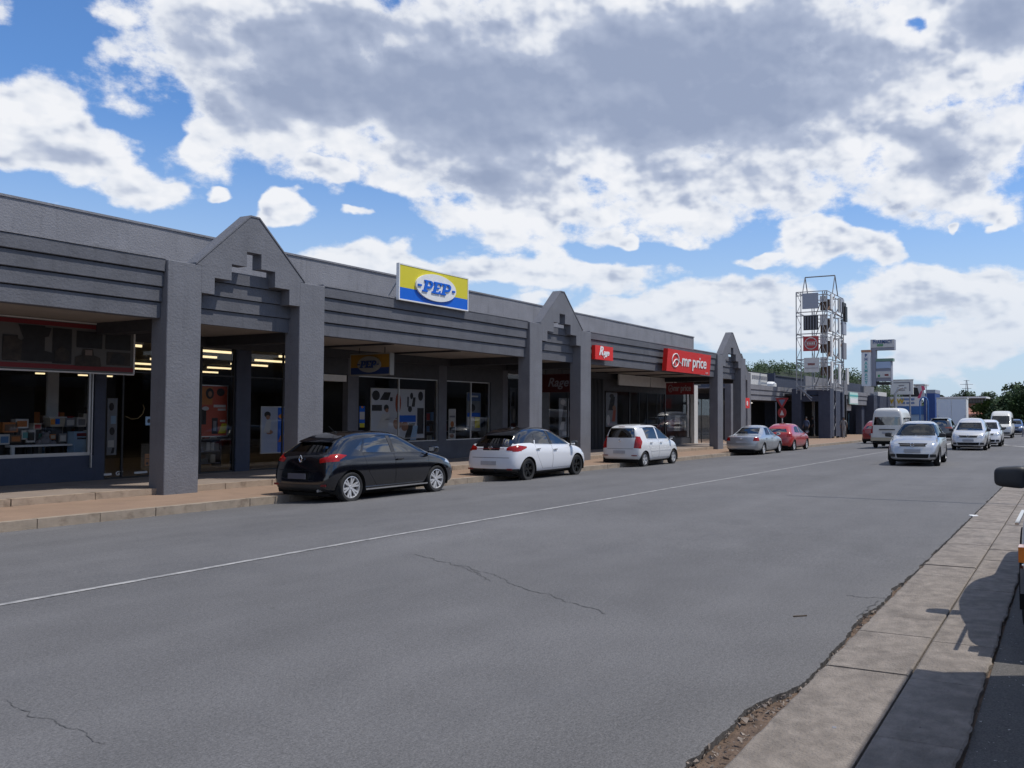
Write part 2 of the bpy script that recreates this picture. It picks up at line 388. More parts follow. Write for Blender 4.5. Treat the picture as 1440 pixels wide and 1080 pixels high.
# road: its right edge is broken away, so it is a ragged 5 cm thick sheet
rnd = random.Random(3)
def ragged(X):
    if X < -2 or X > 60: return YR
    v = noise.fractal(Vector((X*2.2, 3.1, 0)), 1., 2., 5)*.028+noise.fractal(Vector((X*11, 5.1, 0)), 1., 2., 4)*.016
    gap = .135*(1-sm(4.3, 5.0, X))+.05*math.exp(-((X-6.6)/.5)**2)+.035*math.exp(-((X-7.9)/.35)**2)+.02
    return max(YR-.022, YR-.02+gap+v)
bm = bmesh.new()
xe = [-60, -20]+lin(-2, 2, 20)+lin(2.01, 12, 700)+lin(12.1, 26, 250)+lin(26.3, 62, 120)[0:]+[75, 90, 110, 140, 180, 260]
yy = [1.9, 3, 5, YC-.6, YC-.25, YC, YC+.3, 9, 11, 13, YK+.02]
prev = None
for X in xe:
    e = ragged(X); row = [bm.verts.new((X, e+.004, gz(X, 0)-.05)), bm.verts.new((X, e, gz(X, e)-.006)), bm.verts.new((X, e+.02, gz(X, e)))]+[bm.verts.new((X, y, gz(X, y))) for y in yy]
    if prev:
        for j in range(len(row)-1): bm.faces.new([prev[j], row[j], row[j+1], prev[j+1]])
    prev = row
road = setp(fin_bm('road', bm, ASPH, smooth=35), kind='structure')
def strip(name, pts, wd, m, dz=.004, parent=None, wv=0., seed=0):
    bm = bmesh.new(); rr = random.Random(seed); prev = None
    for i, (X, Y) in enumerate(pts):
        a = Vector(pts[max(0, i-1)]); b = Vector(pts[min(len(pts)-1, i+1)]); t = (b-a).normalized(); n = Vector((-t.y, t.x))
        h = wd/2*(1+rr.uniform(-wv, wv))
        pr = [bm.verts.new((X+n.x*s*h, Y+n.y*s*h, gz(X+n.x*s*h, Y+n.y*s*h)+dz)) for s in (1, -1)]
        if prev: bm.faces.new([prev[0], prev[1], pr[1], pr[0]])
        prev = pr
    return fin_bm(name, bm, m, parent)
def wander(p, q, n, amp, seed):
    rr = random.Random(seed); out = []
    p = Vector(p); q = Vector(q); t = (q-p); nn = Vector((-t.y, t.x)).normalized()
    for i in range(n+1):
        s = i/n; k = noise.fractal(Vector((s*6, seed*3.3, 0)), 1., 2., 4)*amp+rr.uniform(-1, 1)*amp*.06
        out.append(tuple(p+t*s+nn*k*(1 if 0 < i < n else .3)))
    return out
strip('centre_line', [(x, YC+noise.noise(Vector((x*.3, 0, 0)))*.02) for x in lin(-8, 95, 900)], .095, LINE, .005, road, .05)
def gp(px, py):
    "ground point seen at a pixel"
    r = ray(px, py); t = -CAMH/r.z
    for _ in range(12):
        X, Y = r.x*t, r.y*t; t = (gz(X, Y)-CAMH)/r.z
    return (r.x*t, r.y*t)
for k, (a, b, n, am, wd) in enumerate([((582, 780), (662, 800), 60, .06, .010), ((662, 800), (852, 863), 90, .09, .008), ((664, 801), (690, 818), 20, .05, .006), ((640, 794), (676, 808), 20, .05, .006),
                                       ((0, 985), (150, 1045), 60, .04, .004), ((1370, 688), (1120, 668), 40, .3, .012), ((1205, 868), (1235, 845), 12, .05, .01), ((1190, 838), (1250, 842), 14, .06, .012),
                                       ((1020, 712), (880, 706), 30, .2, .010)]):
    strip('crack', wander(gp(*a), gp(*b), n, am, k+11), wd, CRK, .003, road, .7, k)
# cross-road markings far ahead and a faint side line
for k, (a, b) in enumerate((((1345, 622), (1300, 632)), ((1404, 624.5), (1418, 626.5)), ((1424, 627), (1450, 629.5)))):
    p, q_ = gp(*a), gp(*b); strip('far_marking', [p, q_], .35, LINE, .006, road)
# dirt showing in the broken edge, slabs, old asphalt
DZ = lambda x, y: drop(x)-.045+.012*noise.noise(Vector((x*4, y*6, 0)))
setp(sheet('dirt_gutter', lin(-3, 60, 260), [1.16, 1.25, 1.34, 1.42, 1.5, 1.62, 1.75], DZ, DIRT), kind='structure')
bm = bmesh.new(); rr = random.Random(5)
for i in range(900):
    X = abs(rr.gauss(3.6, 3.0))+1.5; e = ragged(X); Y = rr.uniform(e-.13, e+.02); s = rr.choice([.004, .006, .009, .014])*(1+.6*rr.random())
    c = Vector((X, Y, drop(X)-.03+rr.uniform(0, .012)))
    vs = [bm.verts.new(c+Vector((rr.uniform(-1, 1), rr.uniform(-1, 1), rr.uniform(-.4, .9)))*s) for _ in range(5)]
    for t in ((0, 1, 2), (0, 2, 3), (0, 3, 4), (1, 2, 4), (2, 3, 4)): bm.faces.new([vs[j] for j in t])
setp(fin_bm('gravel', bm, mat('gravel_stone', (.24, .20, .17), .9, var=.4, vscale=40)), 'loose gravel and crumbs along the broken road edge', 'gravel', kind='stuff')
slabs = setp(bpy.data.objects.new('slab_footpath', None), kind='structure'); COL.objects.link(slabs)
def slab_row(y0f, y1f, x0, x1, cuts, seed):
    rr = random.Random(seed); X = x0; i = 0
    while X < x1:
        L = cuts[i] if i < len(cuts) else .86+rr.uniform(-.05, .05); i += 1
        bm = bmesh.new(); g = .0035; nx = 22
        dzs = rr.uniform(-.0025, .003); tl = rr.uniform(-.003, .003)
        top = []; 
        for a in range(nx+1):
            xx = X+g+(L-2*g)*a/nx
            y0 = y0f(xx)+g; y1 = y1f(xx)-g; z = drop(xx)+.012+dzs+tl*(a/nx-.5)
            top.append([bm.verts.new((xx, y0, z-.006)), bm.verts.new((xx, y0+.012, z)), bm.verts.new((xx, y1-.012, z)), bm.verts.new((xx, y1, z-.006))])
        for a, b in zip(top, top[1:]):
            for j in range(3): bm.faces.new([a[j], b[j], b[j+1], a[j+1]])
        bd = [e for e in bm.edges if e.is_boundary]
        ex = bmesh.ops.extrude_edge_only(bm, edges=bd)['geom']
        for v in ex:
            if isinstance(v, bmesh.types.BMVert): v.co.z -= .06
        o = fin_bm('slab', bm, SLAB, slabs, smooth=20); X += L
        if X > 34: cuts = []
edgeR = lambda X: .47+.018*noise.fractal(Vector((X*1.7, 2, 4)), 1., 2., 4)+.012*noise.fractal(Vector((X*13, 2, 4)), 1., 2., 3)
edgeL = lambda X: YR-.035+.01*noise.fractal(Vector((X*5, 7, 4)), 1., 2., 3)
slab_row(lambda x: .885, edgeL, 1.2, 58, [.9, .95, .22, 1.0, .98, .93, .55, .75, .85], 1)
slab_row(edgeR, lambda x: .878, 1.0, 58, [1.1, .95, 1.15, 1.0, .9, 1.1], 2)
setp(sheet('slab_bedding', lin(-3, 60, 120), [.40, .9, 1.36], lambda x, y: drop(x)-.022, DIRT), kind='structure')
setp(sheet('right_verge', [-60, -20]+lin(-3, 60, 200)+[100, 200], [-9, -4, -2, -1, -.5, -.1, .2, .35, .46], lambda x, y: drop(x)-.012+.006*noise.noise(Vector((x*2, y*2, 0))), ASPH2), kind='structure')
bm = bmesh.new(); rr = random.Random(15)
for i in range(420):
    X = rr.uniform(2, 9); Y = rr.uniform(-.3, .5)-.0; s = rr.choice([.004, .006, .010])
    c = Vector((X, Y, drop(X)-.006))
    vs = [bm.verts.new(c+Vector((rr.uniform(-1, 1), rr.uniform(-1, 1), rr.uniform(-.2, .6)))*s) for _ in range(4)]
    for t in ((0, 1, 2), (0, 2, 3), (0, 1, 3), (1, 2, 3)): bm.faces.new([vs[j] for j in t])
setp(fin_bm('grit', bm, mat('pale_grit', (.4, .38, .35), .9)), 'pale grit scattered beside the broken slab edge', 'grit', kind='stuff')
def litter(nm, label, px, py, m, sx, sy, sz, rz):
    X, Y = gp(px, py); t = thing(nm, label, nm.replace('_', ' '), (X, Y, gz(X, Y)+.001), rz)
    bm = bmesh.new(); vs, fs = box(bm, -sx, sx, -sy, sy, 0, sz)
    bmesh.ops.subdivide_edges(bm, edges=bm.edges[:], cuts=2, use_grid_fill=True)
    for v in bm.verts: v.co += Vector(noise.noise_vector(v.co*40+Vector((px, 0, 0))))*min(sx, sy)*.35
    fin_bm('scrap', bm, m, t)
litter('paper_scrap', 'small white paper scrap on the road near the broken edge', 1370, 726, WHITE, .10, .05, .012, .4)
litter('twig', 'short dark twig lying on the road left of the slab path', 1125, 867, BARK, .055, .006, .008, -.9)
litter('stone', 'small dark stone on the near slab beside the dirt gap', 1173, 1027, GREYP, .012, .010, .014, .2)
litter('bottle_cap', 'small dark bottle cap lying on the lit slabs', 1194, 1056, BLACK, .011, .011, .005, 0)
# left: kerb, pavement, step, arcade walkway
KT = .15
kerb = setp(bpy.data.objects.new('kerb', None), kind='structure'); COL.objects.link(kerb)
rr = random.Random(9)
def kerbY(X): return YK
KX0 = 7.85-.955*14
for i in range(96):
    X = KX0+i*.955; L = .955; bm = bmesh.new()
    w0 = rr.uniform(-.006, .006); vs, fs = box(bm, X+.006, X+L-.006, YK+w0, YK+.16+w0, gz(X, YK)-.2, 0)
    for v in vs:
        if v.co.z > -.01: v.co.z = gz(v.co.x, YK)+KT+rr.uniform(-.003, .003)
    bevel_all(bm, .016, 2)
    if rr.random() < .5:
        for v in bm.verts:
            v.co += Vector(noise.noise_vector(v.co*7))*.004
    fin_bm('kerb_stone', bm, KERB, kerb)
setp(sheet('pavement', lin(-20, 80, 50)+[90, 110, 130, 160], [YK+.15, 15.2, 16, 16.78, 17.4, 19, 22, 26, 40], lambda x, y: gz(x, YK)+KT-.006+min(1, max(0, (y-YK)/2))*.015, PAVE), kind='structure')
YST = 16.78
def wz(X): return gz(X, YK)+KT+.14
setp(sheet('arcade_floor', lin(-20, 48, 30), [YST+.14, 17.5, 19, 21, 24, 30.5], lambda x, y: wz(x)-.003, WALK), kind='structure')
stepo = setp(bpy.data.objects.new('step', None), kind='structure'); COL.objects.link(stepo)
X = -19.
while X < 47.5:
    L = rr.uniform(1.15, 1.5); bm = bmesh.new(); w0 = rr.uniform(-.012, .012)
    vs, fs = box(bm, X+.007, X+L-.007, YST+w0, YST+.17, gz(X, YK)-.1, 0)
    for v in vs:
        if v.co.z > -.01: v.co.z = wz(v.co.x)+rr.uniform(-.004, .004)
    bevel_all(bm, .018, 2)
    for v in bm.verts: v.co += Vector(noise.noise_vector(v.co*6))*.006
    fin_bm('step_stone', bm, STEP, stepo); X += L

# ------------------------------------------------------------------ the shopping arcade
YCOL, YSH = 16.56, 20.2
ARC = thing('shopping_arcade', 'long dark grey arcade of shops with stepped gabled portals along the left kerb', 'building', (0, 0, 0))
ZC, ZA, FB = 4.72, 6.0, 3.52
bands = [(4.47, 4.73, .07), (4.16, 4.455, .115), (3.855, 4.145, .155), (FB, 3.84, .195)]
portals = [(11.32, 15.4), (24.3, 28.42), (41.5, 45.75)]
CW = .76
def uneven(bm, amp=.004, sc=1.2):
    for v in bm.verts: v.co += Vector(noise.noise_vector(v.co*sc))*amp
def make_portal(xa, xb, YCOL, ARC):
    c = (xa+xb)/2; hw = (xb-xa)/2
    P = bpy.data.objects.new('portal', None); COL.objects.link(P); P.parent = ARC
    for s in (0, 1):
        x0 = xa if s == 0 else xb-CW
        bm = bmesh.new()
        box(bm, x0, x0+CW, YCOL, YCOL+.48, gz(x0, YK)-.1, ZC)
        bmesh.ops.subdivide_edges(bm, edges=bm.edges[:], cuts=5, use_grid_fill=True)
        uneven(bm, .006)
        bevel_all(bm, .012)
        fin_bm('column', bm, PLA, P)
    hin = hw-CW+.003
    # gable with its stepped opening
    L = [(-hin, 3.86), (-hin-.1, 3.86), (-hin-.1, 4.14), (-.98, 4.14), (-.98, 4.5), (-.57, 4.5), (-.57, 4.86), (-.19, 4.86), (-.19, 5.2)]
    top = [(-hw+CW-.12, ZC+.003), (-.10, ZA), (.10, ZA), (hw-CW+.12, ZC+.003)]
    inner = L+[(-x, z) for x, z in L[::-1]]
    for sgn in (-1, 1):
        bm = bmesh.new()
        pts = [(c+sgn*abs(x), z) for x, z in L[3:]]
        pts = [(c+sgn*(hin), 4.14)]+pts+[(c, 5.2), (c, ZA), (c+sgn*.10, ZA), (c+sgn*(hin+.12), ZC+.003), (c+sgn*hin, ZC)]
        prism(bm, pts, YCOL+.003, YCOL+.30)
        bmesh.ops.remove_doubles(bm, verts=bm.verts, dist=.0005)
        fin_bm('gable', bm, PLA, P)
    # coping on both slopes, slightly proud
    for sgn in (-1, 1):
        bm = bmesh.new()
        prism(bm, [(c, ZA), (c+sgn*.11, ZA), (c+sgn*(hin+.14), ZC+.004), (c+sgn*(hin+.14), ZC+.045), (c+sgn*.12, ZA+.035), (c, ZA+.035)], YCOL-.012, YCOL+.34)
        fin_bm('coping', bm, PLA, P)
    for k, (z0, z1, rc) in enumerate(bands):
        bm = bmesh.new(); box(bm, xa+CW-.0, xb-CW+.0, YCOL+.16+rc, YCOL+.46, z0, z1)
        fin_bm('fascia_board', bm, PLB, P)
    bobj('lintel', (xa+CW, xb-CW, YCOL+.40, YCOL+.55, FB+.02, 4.6), DGREY, P)

for (xa, xb) in portals: make_portal(xa, xb, YCOL, ARC)
bays = [(-14, portals[0][0]), (portals[0][1], portals[1][0]), (portals[1][1], portals[2][0])]
for (a, b) in bays:
    Bf = bpy.data.objects.new('fascia', None); COL.objects.link(Bf); Bf.parent = ARC
    for k, (z0, z1, rc) in enumerate(bands):
        bm = bmesh.new(); box(bm, a, b, YCOL+rc, YCOL+.42, z0, z1)
        n = max(1, int((b-a)/.5))
        bmesh.ops.subdivide_edges(bm, edges=[e for e in bm.edges if abs(e.verts[0].co.x-e.verts[1].co.x) > 1], cuts=n)
        uneven(bm, .007, .9); bevel_all(bm, .010)
        fin_bm('fascia_board', bm, PLB, Bf)
    bobj('fascia_back', (a, b, YCOL+.30, YCOL+.5, FB+.02, 4.66), BLACK, Bf)
    bm = bmesh.new(); box(bm, a, b, YCOL+.055, YCOL+.62, 4.731, 4.775); uneven(bm, .004); fin_bm('coping', bm, PLG, Bf)
# canopy roof, soffit and its beams
bobj('canopy_roof', (-14, 45.8, YCOL+.62, YSH+.3, 4.55, 4.60), PLG, ARC)
bm = bmesh.new(); box(bm, -14, 45.8, YCOL+.5, YSH, 3.56, 3.60); fin_bm('soffit', bm, SOFF, ARC)
bx_ = [x for p in portals for x in (p[0]+CW/2, p[1]-CW/2)]+[7.3, 3.4, 18.3, 21.2, 31.7, 35., 38.3]
for x in bx_:
    big = any(abs(x-p[k]-(CW/2 if k == 0 else -CW/2)) < .01 for p in portals for k in (0, 1))
    bobj('soffit_beam', (x-(.2 if big else .05), x+(.2 if big else .05), YCOL+.49, YSH-.01, 3.559-(.24 if big else .05), 3.559), DGREY, ARC)
bobj('wall_plate', (-14, 47.6, YSH-.12, YSH-.003, 3.30, 3.555), DGREY, ARC)
# parapet wall behind
bm = bmesh.new(); box(bm, -30, 47.5, YSH+.3, YSH+.62, 3.6, 6.22)
bmesh.ops.subdivide_edges(bm, edges=[e for e in bm.edges if abs(e.verts[0].co.x-e.verts[1].co.x) > 1], cuts=120)
uneven(bm, .018, .5); fin_bm('parapet_wall', bm, PLG, ARC)
bm = bmesh.new(); box(bm, -30, 47.53, YSH+.27, YSH+.66, 6.223, 6.275); fin_bm('parapet_coping', bm, PLG, ARC)
bobj('side_wall', (47.2, 47.5, YSH+.62, 46, -.4, 6.2), PLG, ARC)
bobj('roof_deck', (-30, 47.1, YSH+.62, 46, 4.3, 4.4), PLG, ARC)
# shopfront: piers and openings along the wall plane.  (px left, px right, kind, sill py, head py)
def SX(px): return at(px, YSH)
WTOP = 3.559
def wall(x0, x1, z0, z1, m=NAVY, y0=None, y1=None, name='wall_panel'):
    return bobj(name, (x0, x1, YSH if y0 is None else y0, YSH+.22 if y1 is None else y1, z0, z1), m, ARC)
def window(x0, x1, z0, z1, mulls=(), trans=(), fm=ALU, fw=.05, name='window', depth=.10):
    bm = bmesh.new(); ya = YSH+.05; yb = ya+.06
    box(bm, x0, x0+fw, ya, yb, z0, z1); box(bm, x1-fw, x1, ya, yb, z0, z1)
    box(bm, x0+fw, x1-fw, ya, yb, z0, z0+fw); box(bm, x0+fw, x1-fw, ya, yb, z1-fw, z1)
    W_ = fin_bm(name, bm, fm, ARC)
    for k, mx in enumerate(mulls): bobj('mullion', (mx-.02, mx+.02, ya+.004, yb-.004, z0+fw, z1-fw), fm, W_)
    for k, mz in enumerate(trans): bobj('transom', (x0+fw, x1-fw, ya+.008, yb-.008, mz-.02, mz+.02), fm, W_)
    xs_ = [x0+fw]+list(mulls)+[x1-fw]
    for a, b in zip(xs_, xs_[1:]):
        bm = bmesh.new(); box(bm, a+.001, b-.001, ya+.025, ya+.033, z0+fw, z1-fw); fin_bm('pane', bm, GLASS, W_)
    return W_
f0 = wz(12)
# left shop display window
sill = zat(60, 643, YSH)
wall(-14, SX(133), f0-.3, sill); window(4.2, SX(131), sill, 3.1, (8.1,), fm=ALU, fw=.075)
wall(-14, 4.2, sill, WTOP); wall(4.2, SX(133), 3.1, WTOP)
wall(SX(133), SX(148), f0-.3, WTOP)
bobj('drain_pipe', (SX(126.5), SX(128), YSH-.07, YSH-.02, .35, 3.3), ALU, ARC)
# glazed entrance with fluorescent-lit interior
tz = zat(320, 529, YSH)
def glazed(pa, pb, mull, f, fm=BLACK, tr=True, zt=None):
    a, b = SX(pa), SX(pb); wall(a, b, 3.42, WTOP, DGREY)
    return window(a, b, f-.01, 3.42, [SX(m) for m in mull], [tz] if tr else [], fm, .05, 'shopfront')
glazed(148, 281, (175, 235), wz(13.5)); 
wall(SX(281), SX(283), 0, WTOP, BLACK)
glazed(283, 332, (), wz(16))
wall(SX(332), SX(352), -.1, WTOP)
glazed(352, 452, (400,), wz(18))
bobj('roller_shutter_box', (SX(453), SX(485), YSH-.05, YSH+.25, zat(470, 536, YSH), zat(470, 527, YSH)), OFFW, ARC)
wall(SX(452), SX(489), zat(470, 526, YSH), WTOP, DGREY)
wall(SX(489), SX(504), -.2, WTOP, PLB)
hd = zat(560, 531, YSH); sl2 = zat(560, 622, YSH)
for a, b, mu in ((504, 617, (562.8,)), (628, 690, (664,))):
    wall(SX(a), SX(b), -.2, sl2, PLB); wall(SX(a), SX(b), hd, WTOP, DGREY)
    window(SX(a), SX(b), sl2, hd, [SX(m) for m in mu], fm=ALU, fw=.035)
wall(SX(617), SX(628), -.2, WTOP, PLB)
wall(SX(690), SX(707), -.2, WTOP, DGREY); wall(SX(707), SX(714), -.2, WTOP, PLB)
wall(SX(714), SX(738), -.2, .35, PLB); wall(SX(714), SX(738), 3.2, WTOP, DGREY); window(SX(714), SX(738), .35, 3.2, fm=ALU, fw=.04)
wall(SX(738), SX(772), -.2, WTOP, DGREY)
glazed(772, 822, (800,), wz(29), tr=False)
wall(SX(822), SX(850), -.2, WTOP, DGREY)
for k in range(9):                                          # ribbed panel beside the column
    x = SX(832)+k*(SX(849)-SX(832))/9; bobj('rib', (x, x+.045, YSH-.03, YSH-.001, -.1, 3.25), BLACK, ARC)
wall(SX(850), SX(887), -.3, .3, DGREY); wall(SX(850), SX(887), 2.75, WTOP, DGREY); window(SX(850), SX(887), .3, 2.75, fm=BLACK)
wall(SX(887), SX(937), 2.75, WTOP, DGREY); window(SX(887), SX(937), -.15, 2.75, [SX(900), SX(912), SX(925)], fm=BLACK, name='shopfront')
wall(SX(937), SX(972), -.3, .2, DGREY); wall(SX(937), SX(972), 2.9, WTOP, DGREY); window(SX(937), SX(972), .2, 2.9, fm=BLACK)
bobj('pillar', (SX(972), SX(977), YSH-.2, YSH+.1, -.3, 3.3), OFFW, ARC)
wall(SX(977), 47.2, 3.0, WTOP, OFFW)
bobj('red_band', (SX(979), 47.1, YSH-.04, YSH-.002, zat(988, 570, YSH), zat(988, 558, YSH)), DRED, ARC)
for k in range(4): bobj('slat', (SX(979), 47.0, YSH-.09, YSH-.05, 2.72+k*.22, 2.88+k*.22), OFFW, ARC)
window(SX(979), 47.1, -.3, 2.55, [SX(988), SX(1000), SX(1012)], fm=BLACK, name='shopfront')
for a, b in ((858, 902), (903, 940)): bobj('light_panel', (SX(a), SX(b), YSH-.5, YSH-.42, zat(880, 542, YSH-.5), zat(880, 527, YSH-.5)), OFFW, ARC)
# shop interior shell
INT = mat('interior_wall', (.13, .12, .11), .9, var=.2, vscale=.8); INC = mat('interior_ceiling', (.42, .38, .31), .9)
bobj('interior_wall', (-14, 47, 45.2, 45.4, -.4, 4.2), INT, ARC); bobj('interior_floor', (-14, 47, 30.5, 45.2, -.4, -.1), INT, ARC)
bobj('ceiling', (-14, 47, YSH+.23, 45.2, 3.44, 3.50), INC, ARC)
for x in (4., 31.5, SX(845), SX(935)): bobj('partition_wall', (x-.06, x+.06, YSH+.25, 45.2, -.4, 3.43), INT, ARC)
bobj('display_back', (SX(504)-.2, SX(690), YSH+2.6, YSH+2.65, -.1, 3.4), BLACK, ARC)
bobj('display_back', (4.3, SX(110), YSH+1.7, YSH+1.75, .1, 3.3), BLACK, ARC)
bobj('display_side', (SX(110), SX(126), YSH+1.2, YSH+1.25, .1, 3.3), OFFW, ARC)
k = 0
for r_, y in enumerate((21.7, 23.9, 26.4, 29.2, 32.4, 36., 40.)):
    for c_, x in enumerate([13.4+k*2.9+(y-21.7)*.42 for k in range(5) if 13.4+k*2.9+(y-21.7)*.42 < 25]):
        if y > 25 and x < 5: continue
        t = bobj('ceiling_light', (x-.75, x+.75, y-.03, y+.03, 3.30, 3.36), TUBE)
        bobj('light_housing', (x-.78, x+.78, y-.06, y+.06, 3.362, 3.43), OFFW, t)
        setp(t, 'lit fluorescent tube on the ceiling of the dark shop behind the first portal', 'ceiling light', 'fluorescent tubes in the first shop')
# shelves with goods seen dimly through the glass
rr = random.Random(21)
GOODS = [mat('goods_%s' % n, c, .7) for n, c in (('cream', (.42, .38, .30)), ('blue', (.10, .20, .36)), ('orange', (.42, .15, .04)), ('grey', (.2, .2, .2)), ('white', (.55, .55, .53)), ('brown', (.14, .09, .06)), ('teal', (.1, .3, .3)), ('red', (.35, .03, .03)))]
def shelf(x, y, wd, h, nlev, label):
    t = thing('display_shelf', label, 'shelf', (x, y, wz(x)))
    bm = bmesh.new()
    for s in (-1, 1): box(bm, s*wd/2-.02, s*wd/2+.02, -.18, .18, 0, h)
    fin_bm('side_panel', bm, DGREY, t)
    for k in range(nlev): bobj('shelf_board', (-wd/2+.02, wd/2-.02, -.18, .18, .1+k*(h-.15)/nlev, .13+k*(h-.15)/nlev), GREYP, t)
    for k in range(nlev):
        xx = -wd/2+.05
        while xx < wd/2-.15:
            ww = rr.uniform(.08, .22); hh = rr.uniform(.08, (h-.15)/nlev*.8); zz = .131+k*(h-.15)/nlev
            bobj('goods', (xx, xx+ww, -.12, .1, zz, zz+hh), rr.choice(GOODS), t); xx += ww+rr.uniform(.01, .09)
shelf(13.2, 23.6, 1.6, 1.7, 4, 'dark goods shelf inside the glass entrance left of the first portal')
shelf(SX(650), YSH+1.3, 1.3, 1.8, 4, 'shelf of packaged goods behind the window between the hatchback and second portal')
shelf(SX(722), YSH+1.2, .9, 2.0, 5, 'tall shelf of goods in the narrow window left of the second portal')
shelf(SX(790), YSH+1.4, 1.2, 2.0, 5, 'shelf of shoes inside the doorway of the second portal')
shelf(SX(360), YSH+2.5, 1.4, 1.2, 3, 'low shelf of toys behind the white poster in the first portal')

# ---- things in the left display window (sill level)
zs = sill+.02
def put(name, label, cat, px, py, Y): return thing(name, label, cat, (at(px, Y), Y, zat(px, py, Y)))
Yd = YSH+.75
tb = thing('display_table', 'white low display table in the left shop window carrying toys', 'table', (at(57, Yd), Yd, zs))
bobj('tabletop', (-.75, .75, -.3, .3, .20, .24), WHITE, tb)
for s in (-1, 1):
    for q in (-1, 1): bobj('leg', (s*.68-.03, s*.68+.03, q*.25-.03, q*.25+.03, 0, .2), WHITE, tb)
bobj('display_plinth', (4.4, SX(128), YSH+.2, YSH+1.65, sill-.5, sill), LBLU, ARC)
t = thing('storage_box', 'clear storage box with pale lid and orange and blue print in the left window', 'box', (at(77, Yd), Yd, zat(77, 600, Yd)))
bm = bmesh.new(); box(bm, -.17, .17, -.12, .12, 0, .20)
for v in bm.verts:
    if v.co.z < .1: v.co.x *= .88; v.co.y *= .88
fin_bm('tub', bm, GOODS[0], t); bobj('lid', (-.19, .19, -.14, .14, .2, .23), OFFW, t); bobj('print_orange', (-.15, -.06, -.128, -.122, .05, .17), ORA, t); bobj('print_blue', (-.05, .04, -.128, -.122, .06, .18), BLU, t)
bobj('stand', (-.12, .12, -.1, .1, zs-t.location.z, 0), BLACK, t)
t = thing('drinks_cooler', 'pale blue toy machine with dark slot at the right end of the shop window', 'toy', (at(110, Yd-.2), Yd-.2, zs))
bobj('body', (-.17, .17, -.15, .15, 0, .52), LBLU, t, .01); bobj('slot', (-.10, .10, -.158, -.151, .34, .38), BLACK, t); bobj('screen', (-.11, .11, -.158, -.151, .41, .48), DRED, t)
def toy(px, py, w_, h_, m1, m2, label, name='toy_box'):
    t = put(name, label, 'toy', px, py, Yd-.05)
    bobj('carton', (-w_/2, w_/2, -.09, .09, 0, h_), m1, t, .004); bobj('front_print', (-w_*.38, w_*.38, -.096, -.091, h_*.15, h_*.8), m2, t)
    bobj('prop', (-w_*.3, w_*.3, -.05, .08, zs-t.location.z-.0, 0), BLACK, t)
toy(12, 608, .30, .22, GOODS[2], GOODS[5], 'orange toy carton at the far left of the left shop window')
toy(28, 602, .26, .20, OFFW, GOODS[2], 'white toy carton with orange panel near the left end of the shop window')
toy(41, 622, .18, .28, OFFW, BLKP, 'upright white carton with black picture standing on the display table')
toy(96, 600, .20, .20, GREYP, OFFW, 'grey carton between the storage box and the pale blue toy machine')
toy(112, 600, .20, .22, OFFW, GREYP, 'white pictured carton on top of the pale blue toy machine')
for (px_, py_, w2, h2, a_, b_, lb) in ((20, 622, .22, .16, 5, 2, 'brown carton low beside the orange toy carton in the left shop window'), (33, 618, .14, .2, 4, 6, 'small white carton with teal print in the left shop window'), (50, 604, .16, .14, 0, 7, 'cream carton with red print behind the upright white carton'),
    (86, 622, .16, .2, 3, 4, 'grey and white carton at the right end of the display table'), (4, 625, .2, .22, 4, 1, 'white and blue carton at the left edge of the view'), (72, 618, .12, .12, 2, 0, 'small orange carton beside the plush toy')):
    toy(px_, py_, w2, h2, GOODS[a_], GOODS[b_], lb)
t = put('plush_toy', 'grey plush toy slumped on the white display table', 'toy', 64, 627, Yd-.05)
bm = bmesh.new()
for (cx, cz, r_) in ((0, .1, .13), (-.15, .07, .09), (.16, .06, .08), (.02, .24, .08), (-.05, .31, .03), (.09, .31, .03)):
    bmesh.ops.create_icosphere(bm, subdivisions=2, radius=r_, matrix=Matrix.Translation((cx, 0, cz)))
fin_bm('body', bm, GREYP, t, smooth=60)
bm = bmesh.new()
t = put('balloon_garland', 'string of cream paper shapes hanging low in the glass entrance', 'garland', 190, 585, YSH+1.5)
pts = [(-.25, .0), (-.1, -.08), (.08, -.06), (.2, .05), (.24, .2), (.2, .3)]
for a, b in zip(pts, pts[1:]): bar(bm, (a[0], 0, a[1]), (b[0], 0, b[1]), .012)
fin_bm('garland_strand', bm, mat('warm_strand', (.55, .42, .22), .6), t)

# ---- posters (flat print built from flat pieces)
def poster(label, px0, px1, py0, py1, Y, base, bits, frame=None, name='poster'):
    x0, x1 = at(px0, Y), at(px1, Y); pm = (px0+px1)/2; z1, z0 = zat(pm, py0, Y), zat(pm, py1, Y)
    t = thing(name, label, 'poster', ((x0+x1)/2, Y, z0)); hw, h = (x1-x0)/2, z1-z0
    bobj('sheet', (-hw, hw, 0, .012, 0, h), base, t)
    if frame:
        bm = bmesh.new(); f = .03
        for b in ((-hw-f, -hw, -.01, .02, -f, h+f), (hw, hw+f, -.01, .02, -f, h+f), (-hw, hw, -.01, .02, -f, 0), (-hw, hw, -.01, .02, h, h+f)): box(bm, *b)
        fin_bm('frame', bm, frame, t)
    groups = {}
    for (kd, u, v, a, b, m) in bits: groups.setdefault(m.name, []).append((kd, u, v, a, b, m))
    for i, (k_, L_) in enumerate(groups.items()):
        bm = bmesh.new()
        for (kd, u, v, a, b, m) in L_:
            cx, cz = (u*2-1)*hw, v*h; y1 = -.001-.0008*i
            if kd == 'r': box(bm, cx-a*hw, cx+a*hw, y1-.0006, y1, cz-b*h/2, cz+b*h/2)
            elif kd == 'e': disc(bm, cx, cz, a*hw, b*h/2, y1-.0006, y1, 18)
            else:
                prism(bm, [(cx-a*hw, cz-b*h/2), (cx+a*hw*.6, cz-b*h/2), (cx+a*hw, cz+b*h/2), (cx-a*hw*.2, cz+b*h/2)], y1-.0006, y1)
        fin_bm('print', bm, L_[0][5], t)
    return t
